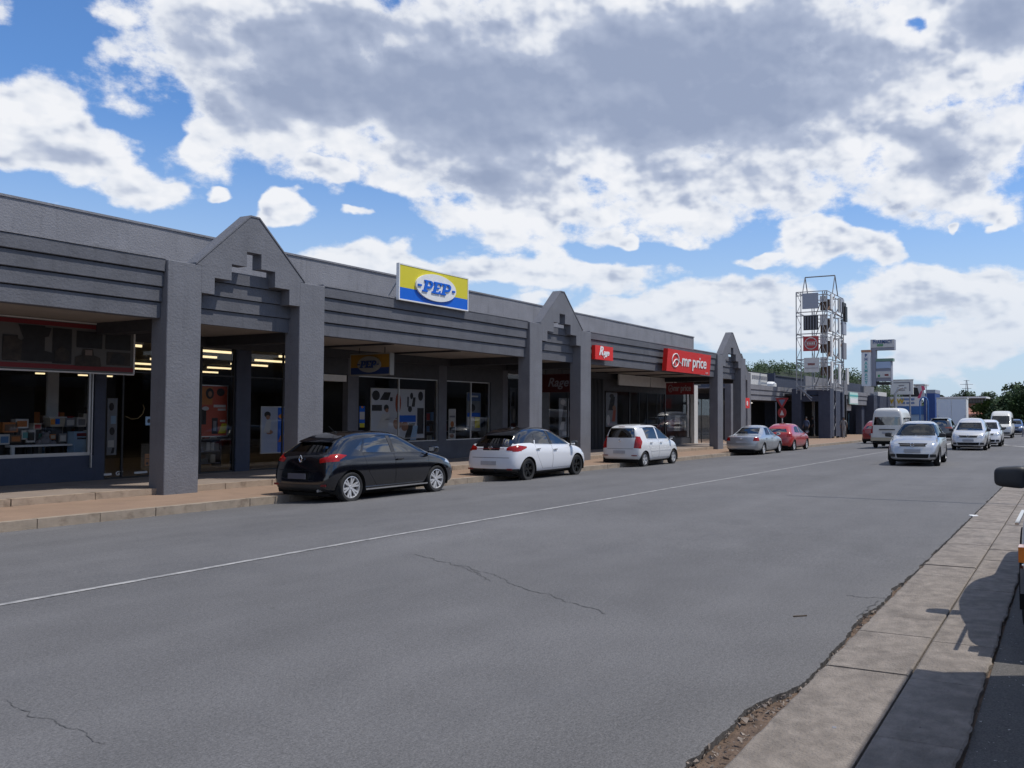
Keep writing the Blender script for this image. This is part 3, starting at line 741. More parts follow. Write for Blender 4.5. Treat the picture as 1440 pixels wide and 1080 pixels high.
Yp = YSH+.35
poster('orange and red advert poster with black can shapes left of the first portal pillar', 281, 319, 543, 613, Yp, mat('poster_red', (.42, .07, .035), .5),
       [('r', .2, .8, .5, .35, mat('poster_orange', (.45, .16, .03), .5)), ('e', .35, .85, .3, .22, BLKP), ('e', .75, .88, .3, .16, BLKP), ('e', .36, .84, .14, .12, SKINP), ('r', .72, .60, .45, .05, OFFW), ('r', .8, .53, .3, .04, OFFW), ('r', .55, .2, .22, .32, BLKP), ('r', .12, .38, .22, .3, BLKP), ('r', .55, .2, .12, .2, GREYP), ('s', .85, .15, .35, .2, YEL), ('r', .84, .3, .2, .04, OFFW), ('e', .2, .55, .25, .08, OFFW)], ALU)
poster('pale poster of a child beside blue and orange panels right of the first pier', 368, 400, 573, 636, Yp, mat('poster_pale', (.40, .45, .56), .5),
       [('e', .25, .84, .28, .14, BLKP), ('e', .27, .78, .18, .10, SKINP), ('s', .25, .58, .35, .28, OFFW), ('e', .35, .45, .3, .1, SKINP), ('r', .85, .5, .3, 1., BLU), ('e', .85, .8, .25, .1, ORA), ('e', .8, .55, .25, .1, OFFW), ('s', .85, .3, .25, .15, GOODS[2]), ('e', .9, .1, .2, .1, OFFW)], ALU)
poster('large white poster of clothes and people in the window under the hanging yellow sign', 522, 596, 548, 616, Yp, mat('poster_white', (.50, .52, .56), .5),
       [('e', .08, .87, .14, .2, BLKP), ('s', .25, .86, .2, .16, BLKP), ('r', .36, .8, .05, .08, BLKP), ('e', .49, .72, .11, .42, mat('poster_rust', (.33, .06, .02), .5)), ('e', .75, .88, .06, .14, BLKP), ('r', .68, .75, .03, .22, BLKP), ('s', .79, .75, .08, .2, BLKP),
        ('e', .93, .88, .1, .2, BLKP), ('r', .93, .35, .13, .55, BLKP), ('e', .27, .62, .09, .14, BLKP), ('e', .28, .57, .06, .08, SKINP), ('s', .22, .35, .25, .3, OFFW), ('r', .1, .62, .18, .12, BLKP), ('r', .66, .40, .35, .14, BLU), ('e', .72, .6, .08, .13, BLKP),
        ('e', .48, .3, .16, .25, SKINP), ('e', .62, .24, .14, .2, SKINP), ('s', .72, .15, .2, .3, BLKP), ('s', .8, .1, .15, .3, LBLU), ('r', .5, .39, .5, .02, OFFW)], OFFW)
poster('blue and yellow strip poster at the left edge of the poster window', 505.5, 513, 571, 601, Yp-.1, BLU, [('r', .5, .55, .9, .35, OFFW), ('r', .5, .1, .9, .2, YEL), ('e', .5, .95, .4, .1, ORA)])
poster('blue headed leaflet panel in the window behind the white hatchback', 656, 676, 552, 606, Yp, mat('poster_dim', (.16, .18, .2), .5), [('r', .5, .88, .9, .2, mat('poster_navy', (.05, .10, .22), .5)), ('r', .5, .9, .6, .04, OFFW), ('e', .4, .6, .4, .2, BLKP), ('r', .5, .42, .9, .1, BLU), ('r', .3, .25, .5, .25, OFFW), ('r', .75, .22, .35, .28, YEL)])
poster('fashion poster of a figure in red and black right of the second portal', 852, 868, 552, 600, Yp, mat('poster_grey', (.22, .23, .25), .5), [('e', .5, .9, .4, .12, BLKP), ('s', .5, .68, .6, .4, BLKP), ('s', .7, .35, .35, .4, mat('poster_red2', (.4, .07, .03), .5)), ('e', .2, .2, .3, .3, OFFW), ('e', .72, .55, .3, .15, SKINP)])
poster('small pale blue notice on the entrance glass beside the first pillar', 205, 214, 586, 598, YSH+.04, LBLU, [('e', .5, .5, .5, .5, BLKP)], name='notice')
poster('tall white pictured poster in the doorway of the second portal', 786, 800, 560, 615, Yp, mat('poster_grey', (.22, .23, .25), .5), [('e', .4, .9, .5, .14, OFFW), ('s', .5, .6, .5, .4, BLKP), ('s', .3, .3, .5, .2, OFFW), ('r', .6, .1, .5, .1, OFFW)])
poster('panel painted as a car reflection in the window under the dark red hanging sign', 938, 966, 584, 606, Yp+.2, mat('poster_dim', (.16, .18, .2), .5), [('e', .5, .55, .85, .55, OFFW), ('e', .5, .68, .55, .3, GREYP), ('r', .5, .3, .85, .2, OFFW), ('e', .5, .4, .3, .12, BLKP)])  # pale panel stands in for a car reflected in the glass
poster('white leaflet stack panel at the left of the second display window', 631, 641, 575, 618, Yp+.2, OFFW, [('r', .5, .75, .8, .06, GREYP), ('e', .5, .5, .5, .2, GOODS[2]), ('r', .5, .3, .8, .2, BLKP), ('e', .45, .12, .6, .14, SKINP)])
poster('dark clothing rail picture in the narrow window left of the second portal', 717, 727, 545, 610, Yp+.3, GREYP, [('s', .4, .75, .5, .3, BLKP), ('e', .6, .4, .4, .3, OFFW), ('r', .5, .15, .7, .15, DRED)])
poster('tall picture of stacked goods beside the glass entrance door', 151, 165, 560, 640, Yp+.2, mat('poster_grey', (.22, .23, .25), .5), [('e', .4, .85, .5, .14, BLKP), ('r', .6, .62, .5, .14, LBLU), ('e', .5, .42, .5, .14, BLKP), ('r', .4, .2, .6, .12, OFFW), ('s', .6, .08, .4, .1, BLKP)])
poster('small orange carton picture by the floor of the glass entrance', 205, 212, 638, 655, YSH+.5, GOODS[2], [('r', .5, .6, .8, .06, BLKP), ('r', .5, .2, .5, .2, BLKP)])
bm = bmesh.new()
text('lettering', 'G7', .13, OFFW, ARC, (SX(172), YSH+.06, wz(13)+.12), depth=.004, bold=.004, spacing=1.2)
for n_, (a, b) in enumerate(((148, 160), (192, 210))): bobj('threshold_strip', (SX(a), SX(b), YSH+.03, YSH+.045, wz(13)+.09, wz(13)+.14), OFFW, ARC)

# ------------------------------------------------------------------ signs on the arcade
def slab_P(bm, ox, h, y0, y1, sh):
    "slab serif P as polygons in x,z (sheared)"
    def S(p): return [(ox+x+sh*z, z) for x, z in p]
    b = h*.21
    prism(bm, S([(.02*h, 0), (.46*h, 0), (.46*h, .13*h), (.02*h, .13*h)]), y0, y1)
    prism(bm, S([(.12*h, .13*h), (.12*h+b, .13*h), (.12*h+b, h*.87), (.12*h, h*.87)]), y0, y1)
    prism(bm, S([(.0, h*.87), (.5*h, .87*h), (.5*h, h), (.0, h)]), y0, y1)
    n = 10; cz = .655*h; ro, ri = .345*h, .14*h; cx = .48*h
    for i in range(n):
        a, c = -PI/2+PI*i/n, -PI/2+PI*(i+1)/n
        prism(bm, S([(cx+ro*.85*math.cos(a), cz+ro*math.sin(a)), (cx+ro*.85*math.cos(c), cz+ro*math.sin(c)), (cx+ri*math.cos(c), cz+ri*math.sin(c)), (cx+ri*math.cos(a), cz+ri*math.sin(a))]), y0, y1)
    prism(bm, S([(.33*h, .31*h), (.48*h, .31*h), (.48*h, .31*h+.2*h), (.33*h, .51*h)]), y0, y1)
    return .80*h
def slab_E(bm, ox, h, y0, y1, sh):
    def S(p): return [(ox+x+sh*z, z) for x, z in p]
    b = .21*h
    prism(bm, S([(.10*h, .15*h), (.10*h+b, .15*h), (.10*h+b, .85*h), (.10*h, .85*h)]), y0, y1)
    prism(bm, S([(0, 0), (.70*h, 0), (.70*h, .30*h), (.62*h, .30*h), (.55*h, .15*h), (0, .15*h)]), y0, y1)
    prism(bm, S([(0, h*.85), (.55*h, .85*h), (.60*h, .70*h), (.68*h, .70*h), (.68*h, h), (0, h)]), y0, y1)
    prism(bm, S([(.31*h, .43*h), (.54*h, .43*h), (.54*h, .57*h), (.31*h, .57*h)]), y0, y1)
    return .74*h
def pep_sign(t, wd, ht, th, y, hsplit, mY=YEL, mB=BLU, mW=WHITE):
    bobj('yellow_panel', (-wd/2, wd/2, y, y+th, ht*hsplit, ht), mY, t)
    bobj('blue_panel', (-wd/2, wd/2, y, y+th, 0, ht*hsplit-.001), mB, t)
    bm = bmesh.new(); f = .035
    for b in ((-wd/2-f, -wd/2, y-.01, y+th, -f, ht+f), (wd/2, wd/2+f, y-.01, y+th, -f, ht+f), (-wd/2, wd/2, y-.01, y+th, -f, 0), (-wd/2, wd/2, y-.01, y+th, ht, ht+f)): box(bm, *b)
    fin_bm('frame', bm, mW, t)
    bm = bmesh.new(); disc(bm, .0, ht*.50, wd*.295, ht*.41, y-.055, y-.002, 48); bevel_all(bm, .018, 2)
    ov = fin_bm('oval', bm, mW, t, smooth=40)
    h = ht*.36; bm = bmesh.new(); tot = .80*h+.74*h+.80*h+.02*h; x = -tot/2-.1*h
    M0 = len(bm.verts)
    x += slab_P(bm, x, h, -.085+y, -.056+y, .22); x += slab_E(bm, x, h, -.085+y, -.056+y, .22); x += slab_P(bm, x, h, -.085+y, -.056+y, .22)
    box(bm, -tot/2-.42*h, -tot/2-.12*h, -.085+y, -.056+y, .40*h, .56*h); box(bm, tot/2+.14*h, tot/2+.36*h, -.085+y, -.056+y, .38*h, .54*h)
    kx = min(1.5, wd*.50/tot/1.22)
    for v in bm.verts: v.co.x *= kx
    bmesh.ops.translate(bm, verts=bm.verts[:], vec=(0, 0, ht*.50-h/2))
    fin_bm('lettering', bm, mB, t)
x0, x1 = at(557.5, 16.55), at(656, 16.55); z0 = zat(557, 419, 16.55); z1 = zat(557, 368.5, 16.55)
t = thing('shop_sign', 'yellow and blue sign with PEP in a white oval standing on the arcade roof edge', 'sign', ((x0+x1)/2, 16.52, z0))
pep_sign(t, x1-x0-.07, z1-z0-.04, .09, 0, .34)
bm = bmesh.new()
for s in (-1, 1):
    bar(bm, (s*1.2, .09, .1), (s*1.2, .75, -.02), .02); bar(bm, (s*1.2, .09, .85), (s*1.2, .75, 0), .02)
fin_bm('bracket', bm, STEEL, t)
t = thing('hanging_sign', 'shaded yellow and blue PEP sign hanging under the canopy right of the first portal', 'sign', (19.15, 18.65, 2.75), -PI/2)
pep_sign(t, 1.5, .58, .16, -.08, .34, mat('shaded_yellow', (.26, .13, .012), .5), mat('shaded_blue', (.006, .03, .13), .5), mat('shaded_white', (.22, .21, .19), .5))  # sign colours darkened to hold the shade under the canopy
bm = bmesh.new()
for s in (-1, 1): bar(bm, (s*.5, 0, .6), (s*.5, 0, .79), .015)
fin_bm('hanger', bm, BLACK, t)
# Rage
x0, x1 = 28.5, at(861, 16.45); z1, z0 = zat(833, 484.5, 16.45), zat(833, 504.5, 16.45)
t = thing('shop_sign', 'small red sign with white script lettering just right of the second portal', 'sign', ((x0+x1)/2, 16.42, z0))
hw, hh = (x1-x0)/2, z1-z0
bobj('board', (-hw, hw, 0, .16, 0, hh), REDS, t, .008)
text('lettering', 'R', hh*.88, WHITE, t, (-hw*.40, -.008, hh*.60), shear=.35, bold=.014, sxs=1.15)
text('lettering', 'age', hh*.56, WHITE, t, (hw*.20, -.008, hh*.53), shear=.3, bold=.010, spacing=.9, sxs=1.2)
bm = bmesh.new(); prev = None
for p in ((-.34, .42), (-.12, .30), (-.02, .12), (.06, .30), (.02, .42)):
    q = (p[0]*hw*1.2, -.008, p[1]*hh)
    if prev: bar(bm, prev, q, .012, 5)
    prev = q
fin_bm('swash', bm, WHITE, t)
# mr price
def price_logo(t, hw, hh, y, m, sc=1.):
    # basket-like ring logo
    cx, cz = -hw*.66, hh*.52; bm = bmesh.new(); n = 28; pr = None
    for i in range(n+1):
        a = 2*PI*i/n; p = (cx+hw*.145*math.cos(a)*sc, y, cz+hh*.30*math.sin(a)*sc)
        if pr: bar(bm, pr, p, hh*.026, 5)
        pr = p
    pr = None
    for u, v in ((-.10, -.20), (-.02, .02), (.06, .05), (.13, -.03), (.24, -.12)):
        p = (cx+hw*u*1.1, y, cz+hh*v)
        if pr: bar(bm, pr, p, hh*.028, 5)
        pr = p
    bar(bm, (cx-.02*hw, y, cz-.02*hh), (cx+.02*hw, y, cz-.24*hh), hh*.022, 5)
    fin_bm('emblem', bm, m, t)
    return text('lettering', 'mr price', hh*.74*sc, m, t, (hw*.20, y-.002, hh*.53), bold=hh*.013, sxs=1.22 if hw > 1.5 else .68, spacing=.95)
x0, x1 = at(937, 16.3), at(998, 16.3); z1, z0 = zat(937, 489.5, 16.3), zat(937, 521, 16.3)
t = thing('shop_sign', 'wide bright red sign reading mr price across the arcade fascia', 'sign', ((x0+x1)/2, 16.42, z0))
t.rotation_euler = (R(5), 0, 0)
hw, hh = (x1-x0)/2, z1-z0
bobj('board', (-hw, hw, -.12, .10, 0, hh), REDS, t, .01)
price_logo(t, hw, hh, -.135, WHITE)
text('small_print', 'HOME', hh*.12, OFFW, t, (hw*.84, -.13, hh*.09), depth=.004)
t = thing('hanging_sign', 'shaded dark red mr price sign hanging under the canopy near the third portal', 'sign', (41.25, 18.6, 2.62), -PI/2)
bobj('board', (-.78, .78, -.08, .08, 0, .62), DRED, t, .008); price_logo(t, .78, .62, -.092, mat('shaded_lettering', (.30, .26, .25), .6))  # white lettering is darkened for the canopy shade
bobj('hanger', (-.4, -.37, -.02, .02, .62, .93), BLACK, t); bobj('hanger', (.37, .4, -.02, .02, .62, .93), BLACK, t)
t = thing('hanging_sign', 'shaded red hanging sign with script lettering seen through the second portal', 'sign', (29.0, 18.6, 2.45), -PI/2)
bobj('board', (-.78, .78, -.07, .07, 0, .72), mat('shaded_red', (.055, .004, .005), .5), t, .008); text('lettering', 'Rage', .5, GREYP, t, (.22, -.075, .38), shear=.3, bold=.006)  # canopy shade is put into the red board and grey lettering
bobj('hanger', (-.4, -.37, -.02, .02, .72, 1.1), BLACK, t); bobj('hanger', (.37, .4, -.02, .02, .72, 1.1), BLACK, t)
# small red sign in the far portal
t = thing('shop_sign', 'narrow red sign with a white letter seen beyond the third portal', 'sign', (at(1051.5, 17.6), 17.6, zat(1051, 574, 17.6)))
bobj('board', (-.55, .35, 0, .1, 0, .62), REDS, t); text('lettering', 'e', .55, WHITE, t, (-.1, -.01, .33), bold=.012)
# collage banner under the left canopy
Yb = 19.2; xr = at(185.5, Yb); zt_, zb_ = zat(100, 453.5, Yb), zat(100, 522.3, Yb)
t = thing('hanging_banner', 'long dark picture banner with red edges hanging over the left shop window', 'banner', (xr, Yb, zb_)); hh = zt_-zb_
xl = -7.0
bobj('backing', (xl, 0, .0, .05, 0, hh), mat('banner_grey_shaded', (.10, .095, .09), .7), t)  # banner grey and red edges are darkened for the shadow they hang in
BRD = mat('banner_red_shaded', (.15, .010, .014), .6); bobj('red_edge', (xl, 0, -.006, -.001, hh*.90, hh*.985), BRD, t); bobj('red_edge', (xl, 0, -.006, -.001, hh*.04, hh*.13), BRD, t)
bm = bmesh.new()
for b in ((xl, .02, -.02, .06, -.03, 0.0), (0, .03, -.02, .06, 0.001, hh), (xl, .03, -.02, .06, hh+.001, hh+.03)): box(bm, *b)
fin_bm('frame', bm, OFFW, t)
bm = bmesh.new(); rr = random.Random(77)
def ub(px): return at(px, Yb)-xr
DK = mat('photo_dark', (.010, .009, .010), .6, var=.5, vscale=6); DK2 = mat('photo_brown', (.026, .018, .013), .6, var=.6, vscale=7)
for b in ((ub(98), ub(182), hh*.50, hh*.86), ):
    pass
def pic(a, b, z0, z1, m): bobj('picture', (ub(a), ub(b), -.012, -.007, hh*z0, hh*z1), m, t)
pic(105, 141, .50, .84, DK); pic(146, 181, .50, .84, DK); pic(148, 181, .17, .45, DK2); pic(71, 98, .15, .86, DK); pic(30, 60, .17, .88, DK)
pic(0, 22, .16, .66, DK); pic(-60, -5, .2, .8, DK); pic(-120, -70, .2, .8, DK2); pic(-200, -130, .2, .84, DK)
def blob(cxp, z, pts, m, y=-.016):
    bm = bmesh.new(); s = hh*.5; prism(bm, [(ub(cxp)+u*s, z*hh+v*s) for u, v in pts], y, y+.003); fin_bm('picture', bm, m, t)
blob(42, .45, [(-.6, -.55), (.85, -.55), (.8, -.2), (.35, -.1), (.2, .35), (.6, .45), (.7, .8), (-.5, .85), (-.3, .3), (-.65, 0)], DK)
blob(121, .33, [(-.5, -.42), (.55, -.42), (.5, -.05), (.25, .05), (.2, .3), (-.2, .3), (-.25, .05), (-.5, -.05)], DK2)
blob(122, .40, [(-.14, -.1), (.14, -.1), (.14, .12), (-.14, .12)], mat('photo_pale', (.16, .12, .10), .6), -.020)
blob(162, .30, [(-.3, -.2), (.3, -.2), (.35, .1), (.1, .25), (-.2, .2)], DK, -.018)
blob(84, .35, [(-.25, -.3), (.3, -.3), (.3, .1), (0, .3), (-.25, .1)], DK2, -.018)
blob(12, .4, [(-.3, -.45), (.35, -.45), (.4, .3), (.1, .5), (-.25, .45)], DK2, -.018)
for px in (38, -60, 150): bobj('hanger', (ub(px)-.012, ub(px)+.012, .0, .03, hh+.031, 3.559-zb_), BLACK, t)

# ------------------------------------------------------------------ vehicles
# station: (x_low, x_belt, x_top, width factor, z_bottom, z_belt, z_top, y_top)
HATCH = [(.00,.13,.52,.83,.30,.97,1.265,.46),(.10,.22,.68,.94,.24,.985,1.335,.53),(.36,.46,.88,.99,.20,.985,1.39,.555),(.95,.98,1.15,1.,.19,.97,1.435,.57),
 (1.65,1.65,1.65,1.,.19,.955,1.445,.58),(2.15,2.15,2.1,1.,.19,.94,1.42,.575),(2.5,2.5,2.38,1.,.19,.93,1.345,.57),(2.85,2.87,2.82,.995,.19,.92,1.14,.60),(3.12,3.13,3.13,.985,.19,.90,.965,.64),
 (3.45,3.45,3.45,.975,.19,.86,.905,.64),(3.76,3.74,3.74,.94,.19,.78,.83,.60),(3.96,3.90,3.90,.86,.21,.69,.74,.53),(4.06,3.99,3.98,.72,.24,.60,.66,.44)]
SEDAN = [(.00,.05,.07,.84,.32,.86,.90,.62),(.08,.12,.14,.94,.25,.89,.935,.66),(.35,.35,.36,.985,.22,.91,.955,.68),(.72,.72,.72,1.,.2,.92,.975,.66),(.98,.98,1.12,1.,.19,.92,1.14,.60),(1.25,1.28,1.48,1.,.19,.92,1.34,.55),
 (1.7,1.72,1.85,1.,.19,.92,1.405,.56),(2.3,2.3,2.25,1.,.19,.91,1.42,.565),(2.75,2.75,2.65,1.,.19,.905,1.35,.56),(3.1,3.12,3.07,.995,.19,.90,1.14,.59),(3.4,3.42,3.42,.985,.19,.88,.945,.63),
 (3.8,3.8,3.8,.975,.19,.83,.885,.64),(4.15,4.13,4.13,.94,.19,.76,.81,.60),(4.32,4.27,4.27,.87,.21,.68,.73,.54),(4.42,4.35,4.35,.74,.24,.58,.64,.45)]
TALL = [(.00,.07,.17,.88,.32,.98,1.44,.54),(.09,.14,.27,.955,.25,.99,1.49,.58),(.32,.35,.46,.99,.21,.985,1.515,.60),(.85,.86,.90,1.,.2,.97,1.54,.61),
 (1.45,1.45,1.45,1.,.2,.96,1.54,.61),(1.95,1.95,1.90,1.,.2,.95,1.50,.605),(2.25,2.25,2.13,1.,.2,.945,1.41,.60),(2.55,2.58,2.52,.995,.2,.94,1.20,.62),(2.80,2.82,2.82,.98,.2,.93,1.01,.63),
 (3.08,3.08,3.08,.965,.2,.89,.95,.62),(3.32,3.30,3.30,.93,.2,.81,.87,.58),(3.48,3.44,3.44,.86,.22,.71,.77,.52),(3.565,3.50,3.50,.74,.25,.62,.68,.45)]
VAN = [(.00,.02,.06,.92,.36,1.12,2.02,.66),(.07,.08,.13,.985,.3,1.12,2.12,.72),(.3,.3,.34,1.,.28,1.12,2.16,.74),(1.2,1.2,1.2,1.,.27,1.12,2.18,.75),(2.2,2.2,2.2,1.,.27,1.11,2.18,.75),(3.2,3.2,3.15,1.,.27,1.10,2.16,.745),
 (3.75,3.75,3.55,1.,.27,1.09,2.06,.73),(4.1,4.1,3.9,1.,.27,1.08,1.78,.70),(4.42,4.42,4.3,.99,.27,1.06,1.36,.70),(4.60,4.58,4.56,.975,.27,1.02,1.12,.70),(4.76,4.72,4.71,.93,.28,.92,1.0,.66),(4.84,4.79,4.78,.83,.32,.82,.90,.58)]
SUV = [(.00,.08,.28,.88,.40,1.02,1.55,.55),(.10,.16,.40,.96,.33,1.04,1.61,.60),(.40,.45,.62,1.,.28,1.05,1.645,.62),(1.1,1.1,1.15,1.,.27,1.04,1.67,.63),(1.8,1.8,1.8,1.,.27,1.03,1.68,.635),(2.4,2.4,2.35,1.,.27,1.02,1.66,.63),
 (2.85,2.85,2.7,1.,.27,1.01,1.56,.62),(3.2,3.22,3.15,.995,.27,1.,1.32,.64),(3.5,3.52,3.52,.985,.27,.98,1.09,.66),(3.95,3.95,3.95,.975,.27,.95,1.03,.66),(4.35,4.33,4.33,.95,.28,.89,.96,.63),(4.58,4.52,4.52,.87,.31,.80,.87,.56),(4.67,4.60,4.60,.75,.35,.70,.78,.48)]

def circ(cx, cz, r, n=20): return [(cx+r*math.cos(2*PI*i/n), cz+r*math.sin(2*PI*i/n)) for i in range(n)]
def car(name, label, cat, loc, rz, st, dims, paint, ax, rad, sub=2, rim=ALLOY, spokes=6, side=(), doors=(), rear=(), front=(), glass=None, group=None, roofmat=None, extras=None, twin=True, seats=True, wy=.0, rimr=.66, hubcap=False):
    """st stations scaled to dims (L,W,H); ax axle x positions (from the tail); side / rear / front panels: (part, material, polygon, inset)"""
    L, Wd, H = dims; glass = glass or CGLASS
    t = thing(name, label, cat, loc, rz, group)
    hw = Wd/2; bm = bmesh.new()
    fr = [-1, -.55, 0, .55, 1]; n = len(st); K = 6
    def lv(s, k):
        xl, xb, xt, wf, zb, zbe, zt, yt = s; w_ = hw*wf; yt_ = min(yt*hw/.86, w_*.97)
        return [(xl+.02, w_*.86, zb), (xl, w_*.955, zb+.10), (xl*.8+xb*.2, w_, zb+(zbe-zb)*.50), (xl*.25+xb*.75, w_*.968, zbe-.08), (xb, w_*.895, zbe+.01), (xt, yt_, zt)][k]
    V = {}
    def pt(i, k, j):      # j column 0..4
        if (i, k, j) in V: return V[(i, k, j)]
        x, y, z = lv(st[i], k); f = fr[j]
        if k == K-1: z = z+.035*(1-f*f)
        bow = .05*(1-f*f)
        if i == 0: x -= bow
        if i == n-1: x += bow*1.6
        V[(i, k, j)] = bm.verts.new((x, f*y, z)); return V[(i, k, j)]
    for i in range(n-1):
        for k in range(K-1):
            for j in (0, 4):
                q = [pt(i, k, j), pt(i+1, k, j), pt(i+1, k+1, j), pt(i, k+1, j)]
                bm.faces.new(q if j == 0 else q[::-1])
        for j in range(4):
            bm.faces.new([pt(i, K-1, j), pt(i+1, K-1, j), pt(i+1, K-1, j+1), pt(i, K-1, j+1)])
            bm.faces.new([pt(i, 0, j+1), pt(i+1, 0, j+1), pt(i+1, 0, j), pt(i, 0, j)])
    for i, s in ((0, 1), (n-1, -1)):
        for k in range(K-1):
            for j in range(4):
                q = [pt(i, k, j), pt(i, k+1, j), pt(i, k+1, j+1), pt(i, k, j+1)]
                bm.faces.new(q[::s])
    me = bpy.data.meshes.new('tmp'); bm.to_mesh(me); bm.free()
    ob = bpy.data.objects.new('tmp', me); COL.objects.link(ob)
    md = ob.modifiers.new('s', 'SUBSURF'); md.levels = sub; md.render_levels = sub
    dg = bpy.context.evaluated_depsgraph_get(); dg.update()
    me2 = bpy.data.meshes.new_from_object(ob.evaluated_get(dg)); bpy.data.objects.remove(ob)
    bm = bmesh.new(); bm.from_mesh(me2)
    xs = [v.co.x for v in bm.verts]; ys = [v.co.y for v in bm.verts]; zs_ = [v.co.z for v in bm.verts]
    zlo = min(s[4] for s in st); zhi = max(s[6] for s in st)+.035
    ax0, ax1, ay, az0, az1 = min(xs), max(xs), max(ys), min(zs_), max(zs_)
    for v in bm.verts:
        v.co = Vector(((v.co.x-ax0)/(ax1-ax0)*L, v.co.y/ay*hw, zlo+(v.co.z-az0)/(az1-az0)*(H-zlo)))
    bmesh.ops.recalc_face_normals(bm, faces=bm.faces)
    pid = bm.faces.layers.int.new('pid')
    def cut(poly, axis, sgn, cond, newid, old=(0,)):
        ia, ib = {'y': (0, 2), 'x': (1, 2), 'z': (0, 1)}[axis]
        us = [p[0] for p in poly]; vs = [p[1] for p in poly]; u0, u1, v0, v1 = min(us), max(us), min(vs), max(vs)
        cand = []
        for f in bm.faces:
            if f[pid] in old and cond(f.normal, f.calc_center_median()):
                cu = [v.co[ia] for v in f.verts]; cv = [v.co[ib] for v in f.verts]
                if max(cu) > u0 and min(cu) < u1 and max(cv) > v0 and min(cv) < v1: cand.append(f)
        A = sum(poly[i][0]*poly[(i+1) % len(poly)][1]-poly[(i+1) % len(poly)][0]*poly[i][1] for i in range(len(poly)))
        if A < 0: poly = poly[::-1]
        for i in range(len(poly)):
            a, b = poly[i], poly[(i+1) % len(poly)]
            nu, nv = (b[1]-a[1]), -(b[0]-a[0]); no = [0, 0, 0]; no[ia] = nu; no[ib] = nv; co = [0, 0, 0]; co[ia] = a[0]; co[ib] = a[1]
            cs = set(cand); geom = set(cand)
            for f in cand: geom.update(f.edges); geom.update(f.verts)
            r_ = bmesh.ops.bisect_plane(bm, geom=list(geom), dist=1e-5, plane_co=co, plane_no=no)
            cand = [f for f in r_['geom'] if isinstance(f, bmesh.types.BMFace)]
            # keep inner ones
            keep = []
            for f in cand:
                c = f.calc_center_median()
                if (c[ia]-a[0])*nu+(c[ib]-a[1])*nv <= 1e-6: keep.append(f)
            cand = keep
            if not cand: return []
        for f in cand: f[pid] = newid
        return cand
    LAY = {}; nid = [1]
    def reg(nm, m, inset, key=None):
        nid[0] += 1; LAY[nid[0]] = (nm, m, inset); return nid[0]
    # wheel arches
    for xw in ax:
        for s in (-1, 1):
            fs = cut(circ(xw, rad, rad+.045, 28), 'y', s, lambda nn, c, s=s: c.y*s > hw*.55 and nn.z > -.75 and nn.y*s > .2, 999)
        fs = [f for f in bm.faces if f[pid] == 0 and f.normal.z < -.4 and abs(f.calc_center_median().x-xw) < rad+.03 and abs(f.calc_center_median().y) > hw-.36]
        for f in fs: f[pid] = 999
    bmesh.ops.delete(bm, geom=[f for f in bm.faces if f[pid] == 999], context='FACES')
    for p in side:
        nm, m, poly, ins = p[:4]
        for s in (-1, 1):
            if len(p) > 4 and s not in p[4]: continue
            i_ = reg(nm, m, ins); cut(poly, 'y', s, lambda nn, c, s=s: nn.y*s > .25 and c.y*s > .1, i_)
    for p in rear:
        nm, m, poly, ins = p; i_ = reg(nm, m, ins); cut(poly, 'x', -1, lambda nn, c: nn.x < -.18 and c.x < L*.5, i_)
    for p in front:
        nm, m, poly, ins = p; i_ = reg(nm, m, ins); cut(poly, 'x', 1, lambda nn, c: nn.x > .12 and c.x > L*.45, i_)
    for (poly, gap) in doors:
        cx = sum(p[0] for p in poly)/len(poly); cz = sum(p[1] for p in poly)/len(poly)
        inner = [(cx+(x-cx)*(1-gap/abs(x-cx)) if abs(x-cx) > .05 else x, cz+(z-cz)*(1-gap/abs(z-cz)) if abs(z-cz) > .05 else z) for x, z in poly]
        for s in (-1, 1):
            g_ = reg('panel_gap', LINER, .006); cut(poly, 'y', s, lambda nn, c, s=s: nn.y*s > .25, g_)
            d_ = reg('door', paint, 0.); cut(inner, 'y', s, lambda nn, c, s=s: nn.y*s > .25, d_, old=(g_,))
    if roofmat:
        i_ = reg('roof', roofmat, 0.)
        for f in bm.faces:
            c = f.calc_center_median()
            if f[pid] == 0 and c.z > H*.70 and (f.normal.z > .45 or c.x < L*.14) and c.x < L*.62: f[pid] = i_
    bm.normal_update()
    by = {}
    for f in bm.faces: by.setdefault(f[pid], []).append(f)
    for i_, (nm, m, ins) in LAY.items():
        fs = by.get(i_)
        if not fs: continue
        nb = bmesh.new(); mp = {}
        for f in fs:
            vv = []
            for v in f.verts:
                if v not in mp: mp[v] = nb.verts.new(v.co-v.normal*ins)
                vv.append(mp[v])
            try: nb.faces.new(vv)
            except ValueError: pass
        if ins:
            back = {b: a for a, b in mp.items()}
            bd = [e for e in nb.edges if e.is_boundary]; r_ = bmesh.ops.extrude_edge_only(nb, edges=bd)['geom']
            nv_ = [g for g in r_ if isinstance(g, bmesh.types.BMVert)]
            near = {}
            for b, a in back.items():
                if b.is_valid: near[tuple(round(c, 6) for c in b.co)] = a
            for g in nv_:
                a = near.get(tuple(round(c, 6) for c in g.co))
                if a: g.co = a.co
        fin_bm(nm, nb, m, t, smooth=50, recalc=False)
    bmesh.ops.delete(bm, geom=[f for f in bm.faces if f[pid] != 0], context='FACES')
    fin_bm('body', bm, paint, t, smooth=42, recalc=False)
    bpy.data.meshes.remove(me2)
